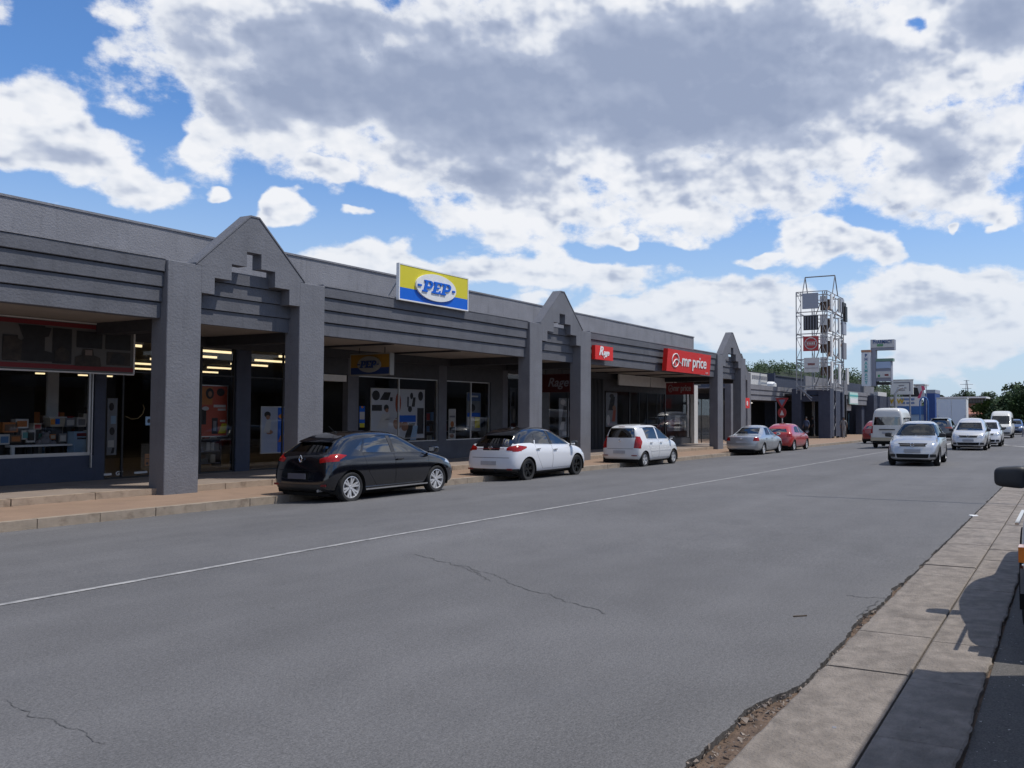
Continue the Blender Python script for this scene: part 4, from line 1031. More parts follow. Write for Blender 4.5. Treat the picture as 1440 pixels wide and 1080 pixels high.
    # wheels
    for xw in ax:
        for s in (-1, 1):
            yo = s*(hw-.025-wy); wl = bpy.data.objects.new('wheel', None); COL.objects.link(wl); wl.parent = t; wl.location = (xw, yo, rad)
            tw = .19 if rad < .4 else .24
            bm = bmesh.new(); rr_ = rad*rimr
            lathe(bm, [(rr_, -s*.01), (rr_*1.06, 0), (rad*.90, s*.004), (rad*.97, -s*.02), (rad, -s*.045), (rad, -s*(tw-.045)), (rad*.97, -s*(tw-.02)), (rad*.85, -s*tw), (rr_, -s*tw)], 32)
            fin_bm('tyre', bm, RUBBER, wl, smooth=40)
            bm = bmesh.new()
            lathe(bm, [(rr_*.99, -s*.012), (rr_*.93, -s*.008), (rr_*.90, -s*.03), (rr_*.88, -s*.10)], 32)
            lathe(bm, [(.001, -s*.030), (rr_*.17, -s*.026), (rr_*.20, -s*.05)], 16)
            for k in range(spokes):
                a = 2*PI*k/spokes+.3
                for da in ((-.11, .11) if twin else (0,)):
                    w1 = rr_*(.07 if twin else .15); c0, s0 = math.cos(a+da*.4), math.sin(a+da*.4); c1, s1 = math.cos(a+da*1.6), math.sin(a+da*1.6)
                    P0 = Vector((c0*rr_*.15, -s*.035, s0*rr_*.15)); P1 = Vector((c1*rr_*.93, -s*.018, s1*rr_*.93)); tt = (P1-P0).normalized(); nn = Vector((-tt.z, 0, tt.x))
                    q = [P0-nn*w1, P0+nn*w1, P1+nn*w1*1.25, P1-nn*w1*1.25]; dp = Vector((0, -s*.03, 0))
                    A_ = [bm.verts.new(p) for p in q]; B_ = [bm.verts.new(p+dp) for p in q]
                    bm.faces.new(A_)
                    for e_ in range(4): bm.faces.new([A_[e_], A_[(e_+1) % 4], B_[(e_+1) % 4], B_[e_]])
            fin_bm('rim', bm, rim, wl, smooth=35)
            bm = bmesh.new(); lathe(bm, [(.001, -s*.085), (rr_*.62, -s*.085), (rr_*.62, -s*.10), (.001, -s*.10)], 20)
            fin_bm('brake_disc', bm, GREYP, wl)
            bm = bmesh.new(); n_ = 20; R_ = rad+.047; A_ = []; B_ = []
            for k in range(n_+1):
                a = -.35+(PI+.7)*k/n_; A_.append(bm.verts.new((R_*math.cos(a), s*.012, R_*math.sin(a)))); B_.append(bm.verts.new((R_*math.cos(a), -s*.34, R_*math.sin(a))))
            for k in range(n_): bm.faces.new([A_[k], A_[k+1], B_[k+1], B_[k]])
            bm.faces.new(B_)
            fin_bm('wheel_well', bm, LINER, wl)
    bobj('underbody', (.25, L-.25, -hw+.30, hw-.30, zlo-.045, zlo+.02), LINER, t)
    if seats:
        for (sx_, bl) in ((L*.53, .12), (L*.33, .16)):
            for sy in (-.36, .36):
                bm = bmesh.new(); zb_ = H*.34; prism(bm, [(0, zb_), (.42, zb_), (.42, zb_+.14), (.14, zb_+.13), (-.02, H*.74), (-.12, H*.73)], sy-.22, sy+.22)
                prism(bm, [(-.10, H*.745), (-.02, H*.75), (-.04, H*.86), (-.12, H*.855)], sy-.12, sy+.12)
                bmesh.ops.translate(bm, verts=bm.verts[:], vec=(sx_-.1, 0, 0)); fin_bm('seat', bm, SEATM, t)
        bobj('dashboard', (L*.64, L*.72, -hw*.8, hw*.8, H*.45, H*.60), SEATM, t)
    if extras: extras(t, L, hw, H)
    # shift children so that the thing's origin is the middle of its footprint
    for ch in t.children: ch.location.x -= L/2
    return t
def mirror_part(t, x, y, z, m, s, gl=True, sc=1.):
    bm = bmesh.new(); bmesh.ops.create_cube(bm, size=2); bmesh.ops.subdivide_edges(bm, edges=bm.edges[:], cuts=6, use_grid_fill=True)
    for v in bm.verts:
        p = v.co; n_ = (abs(p.x)**5+abs(p.y)**5+abs(p.z)**5)**.2; p = p/n_
        v.co = Vector((x+.02*sc+p.x*.065*sc*(1 if p.x < 0 else 1.1), y+s*.10*sc+p.y*.105*sc, z+.015*sc+p.z*.072*sc*(1-.12*p.y*s)))
    o = fin_bm('mirror', bm, m, t, smooth=50)
    bobj('mirror_glass', (x-.050*sc, x-.046*sc, min(y+s*.03, y+s*.17*sc), max(y+s*.03, y+s*.17*sc), z-.03*sc, z+.06*sc), CHROME, o)
    bm = bmesh.new(); bar(bm, (x+.02, y-s*.06, z-.05), (x+.02, y+s*.03, z-.01), .025); fin_bm('mirror_arm', bm, PLAST, o)
def handle(t, x, y, z, m, s):
    bobj('door_handle', (x-.09, x+.09, min(y, y+s*.03), max(y, y+s*.03), z-.014, z+.014), m, t, .008)
def rect(y0, y1, z0, z1): return [(y0, z0), (y1, z0), (y1, z1), (y0, z1)]
def paint(name, col, rough=.28, metal=0., coat=1.): return mat(name, col, rough, metal, coat=coat, spec=.5)
PBLK = mat('black_car_paint', (.0035, .004, .007), .10, coat=1., spec=.5); PWHT = paint('white_car_paint', (.66, .67, .70), .32); PWH2 = paint('white_car_paint_b', (.62, .62, .62), .36)
PSIL = paint('silver_car_paint', (.40, .41, .42), .30, .55); PSI2 = paint('silver_car_paint_b', (.46, .47, .48), .30, .5); PRED = paint('red_car_paint', (.38, .020, .016), .3); PDRK = paint('dark_grey_car_paint', (.10, .105, .11), .28, .6)
PVAN = paint('van_white_paint', (.60, .59, .56), .38, coat=.5); PBLU = paint('blue_car_paint', (.02, .05, .13), .3)
YCAR = 12.9+.13+.73
def place(x, y): return (x, y, gz(x, y))
def park(px, py, L, Wd, ro):
    X, Y = gp(px, py); pass
    return place(X-ro+L/2, Y-.10+Wd/2)
def badge(t, x, y, z, r, kind='ring'):
    bm = bmesh.new(); n = 18
    if kind == 'diamond': pts = [(0, 1.3), (.75, 0), (0, -1.3), (-.75, 0)]
    else: pts = [(math.cos(2*PI*i/n)*(1.25 if kind == 'oval' else 1), math.sin(2*PI*i/n)*(.75 if kind == 'oval' else 1)) for i in range(n)]
    P = [(x, y+a*r, z+b*r) for a, b in pts]
    for a, b in zip(P, P[1:]+P[:1]): bar(bm, a, b, r*.17, 5)
    if kind == 'oval': bar(bm, (x, y-.5*r, z-.4*r), (x, y-.3*r, z+.45*r), r*.13, 5); bar(bm, (x, y+.3*r, z-.45*r), (x, y+.5*r, z+.4*r), r*.13, 5); bar(bm, (x, y-.4*r, z), (x, y+.4*r, z), r*.13, 5)
    fin_bm('emblem', bm, CHROME, t)
def tails(polyR, polyS, m=REDL, ins=-.004, nm='tail_light'):
    "the tail lamp wraps the corner: a rear-view polygon each side and the matching side-view one"
    return [(nm, m, polyR, ins), (nm, m, [(-y, z) for y, z in polyR], ins)], [(nm, m, polyS, ins)]

# --- black hatchback
rr_, ss_ = tails([(.50, .82), (.86, .86), (.86, .99), (.66, .965), (.47, .90)], [(-.05, .84), (.26, .86), (.53, .965), (.36, 1.0), (-.05, .96)])
def ex_black(t, L, hw, H):
    for s in (-1, 1):
        mirror_part(t, 2.98, s*(hw-.06), .99, PBLK if True else PLAST, s)
        handle(t, 1.98, s*(hw-.012), .83, PLAST, s); handle(t, 1.06, s*(hw*.80), 1.12, PLAST, s) if False else None
    bm = bmesh.new(); prism(bm, [(.40, 1.225), (.42, 1.25), (.82, 1.365), (.82, 1.31), (.56, 1.215)], -.43, .43); bevel_all(bm, .012); fin_bm('spoiler', bm, PBLK, t, smooth=40)
    badge(t, .062, 0, .90, .055, 'diamond')
    bobj('number_plate', (-.035, -.02, -.24, .24, .50, .61), DPLATE, t)
    bm = bmesh.new(); bar(bm, (.95, .0, 1.41), (.78, 0, 1.55), .004); bar(bm, (.99, 0, 1.415), (.94, 0, 1.43), .013); fin_bm('antenna', bm, PLAST, t)
    bobj('reflector', (.045, .055, -.72, -.50, .36, .40), DRED, t); bobj('reflector', (.045, .055, .50, .72, .36, .40), DRED, t)
    bm = bmesh.new(); bar(bm, (0.05, -.5, .27), (.28, -.5, .27), .028, 10); fin_bm('exhaust', bm, STEEL, t)
    bm = bmesh.new()
    bobj('sill_trim', (.98, 2.86, hw-.035, hw+.002, .235, .262), CHROME, t); bobj('sill_trim', (.98, 2.86, -hw-.002, -hw+.035, .235, .262), CHROME, t)
car('parked_hatchback', 'glossy black hatchback with silver alloy wheels parked nearest at the kerb', 'car', park(491,704.7,4.06,1.73,.62), 0, HATCH, (4.06, 1.73, 1.445), PBLK, (.62, 3.21), .315, sub=3, spokes=6, rimr=.72,
    side=[('rear_window', CGLASS, [(.97, 1.015), (1.80, .985), (1.80, 1.335), (1.48, 1.345), (1.17, 1.285)], .006), ('quarter_window', CGLASS, [(.80, 1.085), (.92, 1.03), (1.11, 1.27)], .006),
          ('front_window', CGLASS, [(1.90, .985), (2.86, .955), (2.62, 1.14), (2.36, 1.27), (2.10, 1.33), (1.90, 1.335)], .006), ('window_pillar', PLAST, [(1.80, .985), (1.90, .985), (1.90, 1.335), (1.80, 1.335)], .004),
          ('headlight', HEADL, [(3.50, .70), (3.98, .58), (3.98, .72), (3.62, .80)], .002), ('lower_trim', PLAST, [(.98, .19), (2.86, .19), (2.86, .235), (.98, .235)], .004)]+ss_,
    doors=[([(1.86, .30), (2.92, .30), (2.92, .93), (1.86, .96)], .006), ([(1.30, .31), (1.84, .30), (1.84, .96), (.96, 1.0), (1.04, .64)], .006)],
    rear=rr_+[('rear_screen', CGLASS, [(-.52, 1.03), (.52, 1.03), (.42, 1.215), (-.42, 1.215)], .006), ('lower_bumper', PLAST, [(-.7, .2), (.7, .2), (.62, .40), (-.62, .40)], .004), ('tailgate_seam', LINER, [(-.60, .665), (.60, .665), (.60, .675), (-.60, .675)], .006), ('plate_recess', LINER, rect(-.27, .27, .48, .63), .02)],
    front=[('windscreen', CGLASS, [(-.60, .99), (.60, .99), (.50, 1.36), (-.50, 1.36)], .006), ('grille', PLAST, [(-.5, .5), (.5, .5), (.55, .60), (-.55, .60)], .01)], extras=ex_black)

# --- white hatchback with black roof
rr_, ss_ = tails([(.50, .86), (.86, .84), (.86, .97), (.62, .98), (.50, .93)], [(-.05, .83), (.22, .83), (.58, .92), (.60, .96), (.30, 1.0), (-.05, .96)])
def ex_white(t, L, hw, H):
    for s in (-1, 1):
        mirror_part(t, 2.92, s*(hw-.06), .98, PLAST, s); handle(t, 1.98, s*(hw-.014), .84, CHROME, s); handle(t, 1.10, s*(hw-.020), .88, CHROME, s)
    bm = bmesh.new(); prism(bm, [(.38, 1.262), (.40, 1.285), (.82, 1.405), (.82, 1.35), (.56, 1.25)], -.46, .46); bevel_all(bm, .012); fin_bm('spoiler', bm, PBLK, t, smooth=40)
    badge(t, .055, 0, .93, .05, 'oval'); bobj('number_plate', (-.035, -.022, -.26, .26, .46, .57), PLATE, t)
    bm = bmesh.new(); prism(bm, [(.98, 1.455), (1.16, 1.46), (1.04, 1.525)], -.012, .012); fin_bm('antenna', bm, PBLK, t)
    bobj('centre_light_bar', (.030, .045, -.46, .46, .90, .915), DRED, t)
    bobj('reflector', (.03, .04, -.74, -.56, .33, .37), DRED, t); bobj('reflector', (.03, .04, .56, .74, .33, .37), DRED, t)
    bobj('diffuser_fin', (-.015, .05, -.20, -.18, .27, .36), LINER, t); bobj('diffuser_fin', (-.015, .05, .18, .20, .27, .36), LINER, t)
WRIM = BALLOY
car('parked_hatchback', 'white hatchback with black roof and black alloy wheels beside the second portal', 'car', park(740.4,674.9,4.04,1.775,.65), 0, HATCH, (4.04, 1.775, 1.485), PWHT, (.65, 3.23), .32, sub=3, rim=BALLOY, spokes=5, roofmat=PBLK,
    side=[('rear_window', CGLASS, [(1.04, 1.02), (1.80, .99), (1.80, 1.365), (1.48, 1.37), (1.20, 1.31)], .006), ('quarter_window', CGLASS, [(.72, 1.07), (1.0, 1.025), (1.14, 1.29)], .006),
          ('front_window', CGLASS, [(1.90, .99), (2.86, .96), (2.62, 1.16), (2.36, 1.29), (2.10, 1.36), (1.90, 1.365)], .006), ('window_pillar', PLAST, [(1.80, .985), (1.90, .985), (1.90, 1.37), (1.80, 1.37)], .004),
          ('headlight', HEADL, [(3.50, .70), (3.96, .62), (3.96, .74), (3.62, .80)], .002), ('lower_trim', PLAST, [(1.02, .19), (2.86, .19), (2.86, .26), (1.02, .26)], .004)]+ss_,
    doors=[([(1.86, .31), (2.90, .31), (2.90, .94), (1.86, .97)], .006), ([(1.34, .32), (1.84, .31), (1.84, .97), (1.0, 1.0), (1.08, .66)], .006)],
    rear=rr_+[('rear_screen', CGLASS, [(-.58, 1.05), (.58, 1.05), (.45, 1.255), (-.45, 1.255)], .006), ('tailgate_band', PBLK, [(-.60, .95), (.60, .95), (.60, 1.045), (-.60, 1.045)], .0015), ('tailgate_band', PBLK, [(-.28, .86), (.28, .86), (.28, .95), (-.28, .95)], .0015), ('lower_bumper', PLAST, [(-.86, .2), (.86, .2), (.84, .36), (-.84, .36)], .004), ('tailgate_seam', LINER, [(-.62, .655), (.62, .655), (.62, .667), (-.62, .667)], .006)],
    front=[('windscreen', CGLASS, [(-.60, 1.0), (.60, 1.0), (.50, 1.39), (-.50, 1.39)], .006), ('grille', PLAST, [(-.5, .45), (.5, .45), (.6, .64), (-.6, .64)], .01)], extras=ex_white)

# --- small tall white city car
rr_, ss_ = tails([(.55, .70), (.80, .68), (.80, 1.10), (.68, 1.13), (.57, 1.0)], [(-.05, .69), (.16, .69), (.34, .92), (.30, 1.10), (-.05, 1.13)])
def ex_tall(t, L, hw, H):
    for s in (-1, 1):
        mirror_part(t, 2.60, s*(hw-.06), 1.0, PLAST, s, sc=.9); handle(t, 1.78, s*(hw-.012), .87, PWH2, s); handle(t, .98, s*(hw-.014), .88, PWH2, s)
        bobj('rub_strip', (.95, 2.6, min(s*(hw-.02), s*(hw+.006)), max(s*(hw-.02), s*(hw+.006)), .56, .60), PWH2, t)
        bobj('roof_rail', (.5, 1.9, min(s*.58, s*.60), max(s*.58, s*.60), 1.505, 1.53), PLAST, t)
    badge(t, .015, 0, .96, .045, 'oval'); bobj('number_plate', (-.035, -.022, -.24, .24, .50, .61), PLATE, t)
    bm = bmesh.new(); bar(bm, (.06, .02, 1.06), (.10, -.30, 1.16), .010); fin_bm('wiper', bm, PLAST, t)
    bobj('reflector', (.0, .012, -.70, -.48, .42, .45), DRED, t); bobj('reflector', (.0, .012, .48, .70, .42, .45), DRED, t)
    bobj('high_brake_light', (.15, .17, -.12, .12, 1.44, 1.46), DRED, t)
car('parked_city_car', 'small tall white hatchback with silver wheels parked between the second and third portals', 'car', park(905.6,656,3.565,1.595,.52), R(-.6), TALL, (3.565, 1.595, 1.54), PWH2, (.52, 2.90), .28, sub=2, spokes=5,
    side=[('rear_window', CGLASS, [(.72, 1.02), (1.56, 1.0), (1.56, 1.42), (1.0, 1.43), (.66, 1.40)], .006), ('front_window', CGLASS, [(1.66, 1.0), (2.58, .985), (2.30, 1.24), (2.0, 1.39), (1.66, 1.42)], .006), ('headlight', HEADL, [(2.95, .70), (3.5, .60), (3.5, .76), (3.2, .90)], .002)]+ss_,
    doors=[([(1.62, .32), (2.62, .32), (2.62, .97), (1.62, .985)], .006), ([(1.10, .33), (1.60, .32), (1.60, .985), (.78, .99), (.86, .64)], .006)],
    rear=rr_+[('rear_screen', CGLASS, [(-.56, 1.06), (.56, 1.06), (.48, 1.40), (-.48, 1.40)], .006), ('tailgate_seam', LINER, [(-.52, .665), (.52, .665), (.52, .677), (-.52, .677)], .006), ('lower_bumper', PLAST, [(-.7, .2), (.7, .2), (.66, .30), (-.66, .30)], .004)],
    front=[('windscreen', CGLASS, [(-.60, 1.04), (.60, 1.04), (.50, 1.46), (-.50, 1.46)], .006)], extras=ex_tall)

# --- silver saloon
rr_, ss_ = tails([(.56, .70), (.84, .70), (.84, .86), (.60, .87)], [(-.05, .70), (.22, .70), (.26, .86), (-.05, .86)])
def ex_sal(t, L, hw, H):
    for s in (-1, 1): mirror_part(t, 3.12, s*(hw-.06), .97, PSIL, s, sc=.9); handle(t, 2.25, s*(hw-.012), .80, PSIL, s); handle(t, 1.35, s*(hw-.014), .80, PSIL, s)
    bobj('number_plate', (-.03, -.016, -.25, .25, .60, .70), PLATE, t); badge(t, -.02, 0, .82, .05, 'oval')
def saloon(loc, rz, label, pnt, nm='parked_saloon', group=None):
    return car(nm, label, 'car', loc, rz, SEDAN, (4.42, 1.70, 1.42), pnt, (.95, 3.55), .295, sub=2, spokes=7, twin=False,
    side=[('rear_window', CGLASSL, [(1.42, .96), (2.12, .955), (2.12, 1.31), (1.72, 1.30)], .006), ('front_window', CGLASSL, [(2.20, .955), (3.12, .94), (2.80, 1.18), (2.55, 1.29), (2.20, 1.32)], .006), ('headlight', HEADL, [(4.0, .62), (4.36, .55), (4.36, .66), (4.12, .72)], .002)]+ss_,
    doors=[([(2.16, .30), (3.16, .30), (3.16, .91), (2.16, .93)], .006), ([(1.42, .45), (2.14, .30), (2.14, .93), (1.30, .93)], .006)],
    rear=rr_+[('rear_screen', CGLASS, [(-.56, 1.02), (.56, 1.02), (.46, 1.30), (-.46, 1.30)], .006), ('bumper_seam', LINER, [(-.7, .555), (.7, .555), (.7, .567), (-.7, .567)], .006), ('lower_bumper', PLAST, [(-.7, .2), (.7, .2), (.62, .30), (-.62, .30)], .004)],
    front=[('windscreen', CGLASSL, [(-.60, 1.0), (.60, 1.0), (.50, 1.36), (-.50, 1.36)], .006)], extras=ex_sal, glass=CGLASSL)
saloon(park(1071.7,639.4,4.42,1.70,.95), R(1.2), 'silver saloon with red tail lights parked in front of the third portal', PSIL)
# --- red hatchback
def ex_red(t, L, hw, H):
    for s in (-1, 1): mirror_part(t, 2.98, s*(hw-.06), .99, PLAST, s); handle(t, 1.98, s*(hw-.012), .83, PRED, s)
    bobj('number_plate', (-.03, -.016, -.25, .25, .58, .69), DPLATE, t); badge(t, .05, 0, .88, .05, 'ring')
rr_, ss_ = tails([(.56, .78), (.86, .80), (.86, .97), (.58, .95)], [(-.05, .80), (.22, .80), (.36, .95), (-.05, .97)])
def hatch2(nm, label, loc, rz, pnt, dims, gl=CGLASSL, fr=True, ex=ex_red, rim=ALLOY, group=None):
    frp = [('windscreen', gl, [(-.64, .985), (.64, .985), (.52, 1.37), (-.52, 1.37)], .006), ('headlight', HEADL, [(.42, .60), (.82, .66), (.82, .84), (.60, .80), (.40, .70)], .001), ('headlight', HEADL, [(-.42, .60), (-.82, .66), (-.82, .84), (-.60, .80), (-.40, .70)], .001),
         ('grille', LINER, [(-.42, .645), (.42, .645), (.46, .75), (-.46, .75)], .015), ('lower_grille', LINER, [(-.48, .28), (.48, .28), (.52, .41), (-.52, .41)], .02), ('fog_light_recess', PLAST, rect(.54, .72, .30, .40), .01), ('fog_light_recess', PLAST, rect(-.72, -.54, .30, .40), .01)]
    return car(nm, label, 'car', loc, rz, HATCH, dims, pnt, (.66, 3.2), .30, sub=2, rim=rim, spokes=6, glass=gl, group=group,
    side=[('rear_window', gl, [(.92, 1.02), (1.80, .985), (1.80, 1.335), (1.44, 1.34), (1.14, 1.27)], .006), ('front_window', gl, [(1.90, .985), (2.84, .955), (2.60, 1.14), (2.36, 1.27), (2.10, 1.33), (1.90, 1.335)], .006), ('headlight', HEADL, [(3.55, .68), (4.05, .60), (4.05, .84), (3.70, .80)], .001)]+ss_,
    doors=[([(1.86, .30), (2.90, .30), (2.90, .93), (1.86, .96)], .006), ([(1.32, .31), (1.84, .30), (1.84, .96), (.98, .98), (1.06, .64)], .006)],
    rear=rr_+[('rear_screen', CGLASS, [(-.56, 1.03), (.56, 1.03), (.44, 1.22), (-.44, 1.22)], .006), ('tailgate_seam', LINER, [(-.60, .665), (.60, .665), (.60, .675), (-.60, .675)], .006), ('lower_bumper', PLAST, [(-.7, .2), (.7, .2), (.62, .32), (-.62, .32)], .004)],
    front=frp, extras=ex)
hatch2('parked_hatchback', 'red hatchback parked ahead of the silver saloon near the dark blue piers', park(1115,633.6,4.12,1.72,.66), R(.5), PRED, (4.12, 1.72, 1.50))
# --- oncoming silver hatchback
def ex_onc(t, L, hw, H):
    for s in (-1, 1): mirror_part(t, 2.98, s*(hw-.06), .99, PLAST, s); handle(t, 1.98, s*(hw-.012), .83, PSI2, s)
    bobj('number_plate', (L-.0, L+.012, -.26, .26, .455, .565), PLATE, t); badge(t, L-.01, 0, .71, .055, 'ring')
    bm = bmesh.new()
    bar(bm, (3.0, -.5, 1.0), (3.02, .0, 1.02), .012); bar(bm, (3.02, .05, 1.02), (3.0, .55, 1.02), .012); fin_bm('wiper', bm, PLAST, t)
    bobj('grille_bar', (L-.04, L-.02, -.38, .38, .70, .712), CHROME, t)
def xy(px, py, d=None):
    return gp(px, py)
hatch2('moving_hatchback', 'silver hatchback driving toward the viewer in the middle of the road', place(29.6+.9, 4.75), PI+R(3.), PSI2, (3.93, 1.66, 1.46), CGLASSL, ex=ex_onc)
hatch2('moving_hatchback', 'pale silver tall hatchback following the first oncoming car down the road', place(46.5, 4.62), PI+R(1.5), PWH2 if False else paint('pale_silver_paint', (.55, .55, .55), .32, .25), (4.2, 1.70, 1.60), CGLASSL, ex=ex_onc)
hatch2('moving_hatchback', 'white car mostly hidden behind the second oncoming silver car', place(53.5, 4.42), PI+R(1.5), PWHT, (4.1, 1.70, 1.52), CGLASSL, ex=ex_onc)
hatch2('parked_hatchback', 'dark red car parked at the far kerb beside the white minibus', place(61.5, 12.3), 0, paint('dark_red_paint', (.22, .014, .012), .3), (3.9, 1.66, 1.60))
hatch2('moving_hatchback', 'dark blue car at the far right edge of the road', place(92, 5.0), PI, PBLU, (4.3, 1.75, 1.5), CGLASSL, ex=ex_onc)
# --- minibuses
def ex_van(t, L, hw, H):
    for s in (-1, 1): mirror_part(t, 4.15, s*(hw-.04), 1.28, PLAST, s, sc=1.4)
    bobj('number_plate', (-.04, -.02, -.26, .26, .80, .91), PLATE, t); bobj('number_plate', (L+.0, L+.015, -.26, .26, .44, .54), DPLATE, t)
    bobj('rear_bumper', (-.09, .10, -hw+.05, hw-.05, .42, .60), mat('cream_bumper', (.42, .36, .26), .6), t, .03); bobj('tailgate_grip', (-.03, .0, -.42, .42, 1.0, 1.05), PLAST, t)
    badge(t, L-.02, 0, .93, .06, 'oval')
def van(label, loc, rz, dims=(4.84, 1.80, 2.2), group='white minibuses'):
    return car('minibus', label, 'minibus', loc, rz, VAN, dims, PVAN, (1.05, 3.75), .33, sub=2, rim=STEEL, spokes=8, twin=False, seats=True, group=group,
    side=[('rear_window', CGLASS, [(.35, 1.22), (1.35, 1.22), (1.35, 1.66), (.38, 1.66)], .006), ('middle_window', CGLASS, [(1.45, 1.22), (2.75, 1.22), (2.75, 1.66), (1.45, 1.66)], .006), ('front_window', CGLASS, [(2.88, 1.20), (4.0, 1.14), (3.72, 1.55), (3.55, 1.66), (2.88, 1.66)], .006)],
    doors=[([(2.82, .42), (4.02, .72), (4.10, 1.10), (2.82, 1.16)], .007)],
    rear=[('rear_screen', CGLASS, [(-.72, 1.26), (.72, 1.26), (.66, 1.70), (-.66, 1.70)], .008), ('tail_light', REDL, rect(.76, .92, .82, 1.22), -.004), ('tail_light', REDL, rect(-.92, -.76, .82, 1.22), -.004), ('lower_bumper', PLAST, rect(-.8, .8, .28, .42), .004)],
    front=[('windscreen', CGLASSL, [(-.70, 1.14), (.70, 1.14), (.64, 1.80), (-.64, 1.80)], .008), ('headlight', HEADL, rect(.48, .80, .74, .93), .001), ('headlight', HEADL, rect(-.80, -.48, .74, .93), .001), ('grille', PLAST, rect(-.44, .44, .76, .90), .01), ('lower_grille', PLAST, rect(-.7, .7, .36, .50), .012)], extras=ex_van)
van('white minibus seen from behind in the left lane behind the oncoming silver car', place(49.2, 9.0), R(2.))
van('white minibus driving toward the viewer far down the road at right', place(76., 5.15), PI+R(1.))
# --- dark SUV seen from behind
rr_, ss_ = tails([(.40, .92), (.90, .90), (.90, 1.04), (.40, 1.0)], [(-.05, .90), (.30, .92), (.30, 1.02), (-.05, 1.04)], m=mat('dim_tail', (.30, .08, .06), .2))
def ex_suv(t, L, hw, H):
    for s in (-1, 1): mirror_part(t, 3.35, s*(hw-.05), 1.12, PDRK, s)
    bobj('number_plate', (-.03, -.016, -.26, .26, .72, .83), DPLATE, t)
    bobj('spoiler', (.22, .5, -.6, .6, 1.60, 1.635), PDRK, t, .01)
car('moving_suv', 'dark grey estate car driving away beyond the white minibus', 'car', place(67., 8.65), R(1.), SUV, (4.67, 1.86, 1.68), PDRK, (.92, 3.75), .36, sub=2, spokes=5,
    side=[('rear_window', CGLASS, [(.9, 1.12), (1.95, 1.10), (1.95, 1.52), (1.0, 1.50)], .006), ('front_window', CGLASS, [(2.05, 1.10), (3.15, 1.06), (2.7, 1.45), (2.4, 1.53), (2.05, 1.54)], .006)]+ss_,
    rear=rr_+[('rear_screen', CGLASS, [(-.62, 1.12), (.62, 1.12), (.54, 1.50), (-.54, 1.50)], .006), ('lower_bumper', PLAST, rect(-.85, .85, .27, .55), .004)], front=[('windscreen', CGLASS, [(-.64, 1.12), (.64, 1.12), (.54, 1.58), (-.54, 1.58)], .006)], extras=ex_suv)

# --- vehicles on the near side, at the right edge
PICK = [(.00,.03,.04,.90,.46,.92,.96,.70),(.06,.08,.09,.98,.40,.93,.975,.76),(.6,.6,.6,1.,.38,.93,.975,.78),(1.4,1.4,1.4,1.,.36,.94,.985,.78),(1.72,1.72,1.76,1.,.34,.95,1.05,.74),(1.80,1.82,1.90,1.,.34,.96,1.62,.70),(2.2,2.2,2.2,1.,.33,.97,1.74,.71),
 (2.9,2.9,2.9,1.,.33,.98,1.75,.71),(3.5,3.52,3.42,1.,.33,.98,1.64,.70),(3.9,3.92,3.86,.995,.33,.98,1.36,.70),(4.15,4.17,4.15,.99,.33,.97,1.10,.72),(4.35,4.35,4.34,.985,.33,.94,1.0,.72),(4.55,4.53,4.52,.97,.34,.88,.94,.70),(4.68,4.65,4.65,.93,.36,.80,.86,.66),(4.75,4.72,4.72,.88,.42,.70,.76,.62)]
PPK = paint('pale_blue_white_paint', (.42, .52, .62), .35)
def ex_pick(t, L, hw, H):
    for s in (-1, 1): mirror_part(t, 3.50, s*(hw-.02), 1.06, PLAST, s, sc=1.15)
    bobj('front_bumper', (L-.10, L+.09, -hw+.03, hw-.03, .42, .58), CHROME, t, .04); bobj('number_plate', (L+.091, L+.1, -.25, .25, .45, .55), PLATE, t)
    for s in (-1, 1):
        bobj('indicator', (L-.16, L-.02, min(s*(hw-.10), s*(hw-.015)), max(s*(hw-.10), s*(hw-.015)), .60, .70), AMBL, t, .01)
        bobj('trim_strip', (L-.9, L-.05, min(s*(hw-.02), s*(hw+.004)), max(s*(hw-.02), s*(hw+.004)), .84, .855), CHROME, t)
PICKUP = car('parked_pickup', 'pale pickup with black door mirror and amber indicator parked at the right edge', 'pickup', (8.45, -.51, gz(8.45, .5)-.012), PI, PICK, (4.75, 1.70, 1.74), PPK, (.95, 3.95), .345, sub=2, rim=STEEL, spokes=8, twin=False, rimr=.6, wy=-.015,
    side=[('front_window', CGLASSL, [(2.20, 1.05), (3.80, 1.03), (3.50, 1.42), (3.32, 1.56), (2.20, 1.58)], .006), ('headlight', HEADL, [(4.56, .64), (4.75, .62), (4.75, .80), (4.60, .84)], .002)],
    doors=[([(2.26, .40), (3.50, .40), (3.50, .95), (2.26, .96)], .006)],
    rear=[('rear_screen', CGLASS, rect(-.52, .52, 1.08, 1.42), .006)], front=[('windscreen', CGLASSL, [(-.62, 1.06), (.62, 1.06), (.52, 1.50), (-.52, 1.50)], .006), ('headlight', HEADL, rect(.50, .78, .64, .80), .002), ('headlight', HEADL, rect(-.78, -.50, .64, .80), .002), ('grille', PLAST, rect(-.48, .48, .64, .80), .01)], extras=ex_pick)

